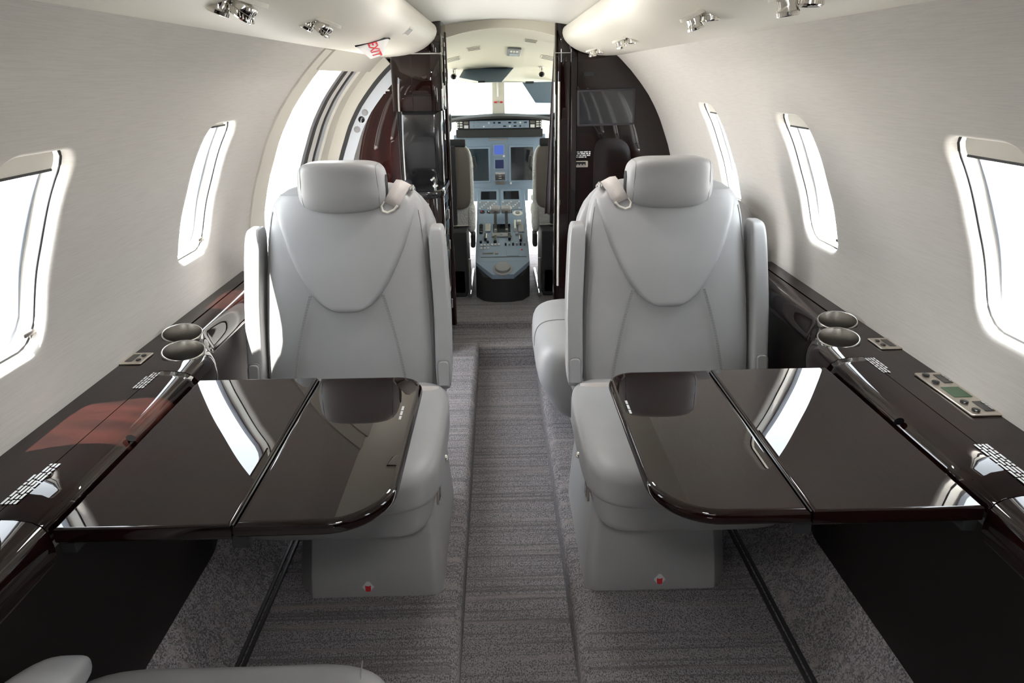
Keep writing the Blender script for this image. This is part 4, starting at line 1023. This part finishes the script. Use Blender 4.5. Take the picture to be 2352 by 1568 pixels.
for (u, v_) in ((-.120, .262), (-.055, .238), (.036, .262), (.108, .245)): pbox('rotary_bar', u-.008, u+.008, v_-.03, v_+.03, .026, 'black', pd_, .003)
for i in range(3): pk('rotary_knob', -.015+.05*i, .300, .010, .018, 'greyrubber'); pk('rotary_knob', -.150+.045*i, .215, .008, .014, 'blackmat')
for i in range(3):
    for j in range(2): pk('white_button', -.146+.022*i, .145+.037*j, .0075, .008, 'print')
for i in range(3): pk('white_button', -.078+.022*i, .185, .0085, .008, 'print')
for i in range(6): pk('toggle', .010+.024*i, .180, .006, .018, 'steel' if i % 2 else 'blackmat')
pbox('card_slot', -.139, -.070, .084, .096, .002, 'black'); pbox('lock_box', -.060, -.038, .080, .105, .006, 'greyrubber'); pbox('hatch', .013, .092, .055, .115, .004, 'panelblue'); pbox('hatch', -.150, .14, .045, .050, .002, 'black'); pk('red_lamp', .112, .125, .005, .006, 'redmark')
v3 = lathe('rudder_trim', [(.062, 0), (.062, .006), (.048, .010), (.046, .026), (.038, .030), (0, .030)], 'greyrubber', pd_, 28, Matrix.Translation((CX, 4.035, -.004)) @ Matrix.Rotation(R(24), 4, 'X'))

# ------------------------------------------------------------------ pilot seats, curtain
for side in (-1, 1):
    ps = thing('pilot_seat', 'black-framed cockpit seat with taupe leather back and white sheepskin edge, %s' % ('behind the galley' if side < 0 else 'beside the curtain'), 'seat', (side*.40, 4.3, FZ), 'cockpit seats')
    x = side*.365
    squircle('back_cushion', (x, 4.27, .53), (.165, .045, .20), 'tan', ps, 6, 10)
    squircle('back_cover', (x, 4.325, .46), (.178, .045, .27), 'sheep', ps, 5, 10)
    squircle('headrest', (x+side*.03, 4.33, .86), (.085, .035, .07), 'blackmat', ps, 4, 10)
    rbox('back_frame', (x+side*.02, 4.225, .47), (.19, .03, .52), 'blackmat', ps, .01, 2)
    rbox('upper_frame', (x-side*.07, 4.245, .742), (.14, .03, .05), 'blackmat', ps, .012, 2)
    squircle('seat_cover', (x, 4.60, .245), (.175, .26, .055), 'sheep', ps, 4, 10)
    squircle('side_cover', (x-side*.160, 4.34, .26), (.026, .07, .10), 'sheep', ps, 3, 8)
    rbox('seat_box', (x+side*.01, 4.30, .02), (.29, .40, .40), 'blackmat', ps, .01, 2)
    rbox('base_box', (x+side*.005, 4.28, -.11), (.26, .36, .18), 'blackmat', ps, .01, 2)
    tube('adjust_bar', [(x-side*.14, 4.215, .235), (x+side*.15, 4.215, .235)], .006, 'steel', ps, 8)
    tube('floor_rail', [(x-side*.148, 4.10, FZ+.012), (x-side*.148, 4.70, FZ+.012)], .010, 'steel', ps, 8)
    tube('side_rail', [(x-side*.148, 4.10, .05), (x-side*.150, 4.10, -.15)], .008, 'steel', ps, 8)
    rbox('side_arm', (x-side*.168, 4.27, .135), (.030, .12, .09), 'blackmat', ps, .012, 2)
v = []; f = []; nx, nz = 24, 10
for j in range(nz+1):
    z = .37+.93*j/nz; w = .075*(1-.85*(j/nz)**1.1); xc = .272+.020*(j/nz)
    for i in range(nx+1): t = i/nx; v.append((xc-w/2+w*t, 3.86+.018*math.sin(t*14+j*.1)*(1-.4*j/nz), z))
for j in range(nz):
    for i in range(nx): a = j*(nx+1)+i; f.append((a, a+1, a+nx+2, a+nx+1))
cu_ = pyd('curtain', v, f, 'curtain', angle=80); sd = cu_.modifiers.new('s', 'SOLIDIFY'); sd.thickness = .003
tag(cu_, 'mauve-grey cloth curtain gathered beside the closet post at the cockpit entrance', 'curtain')
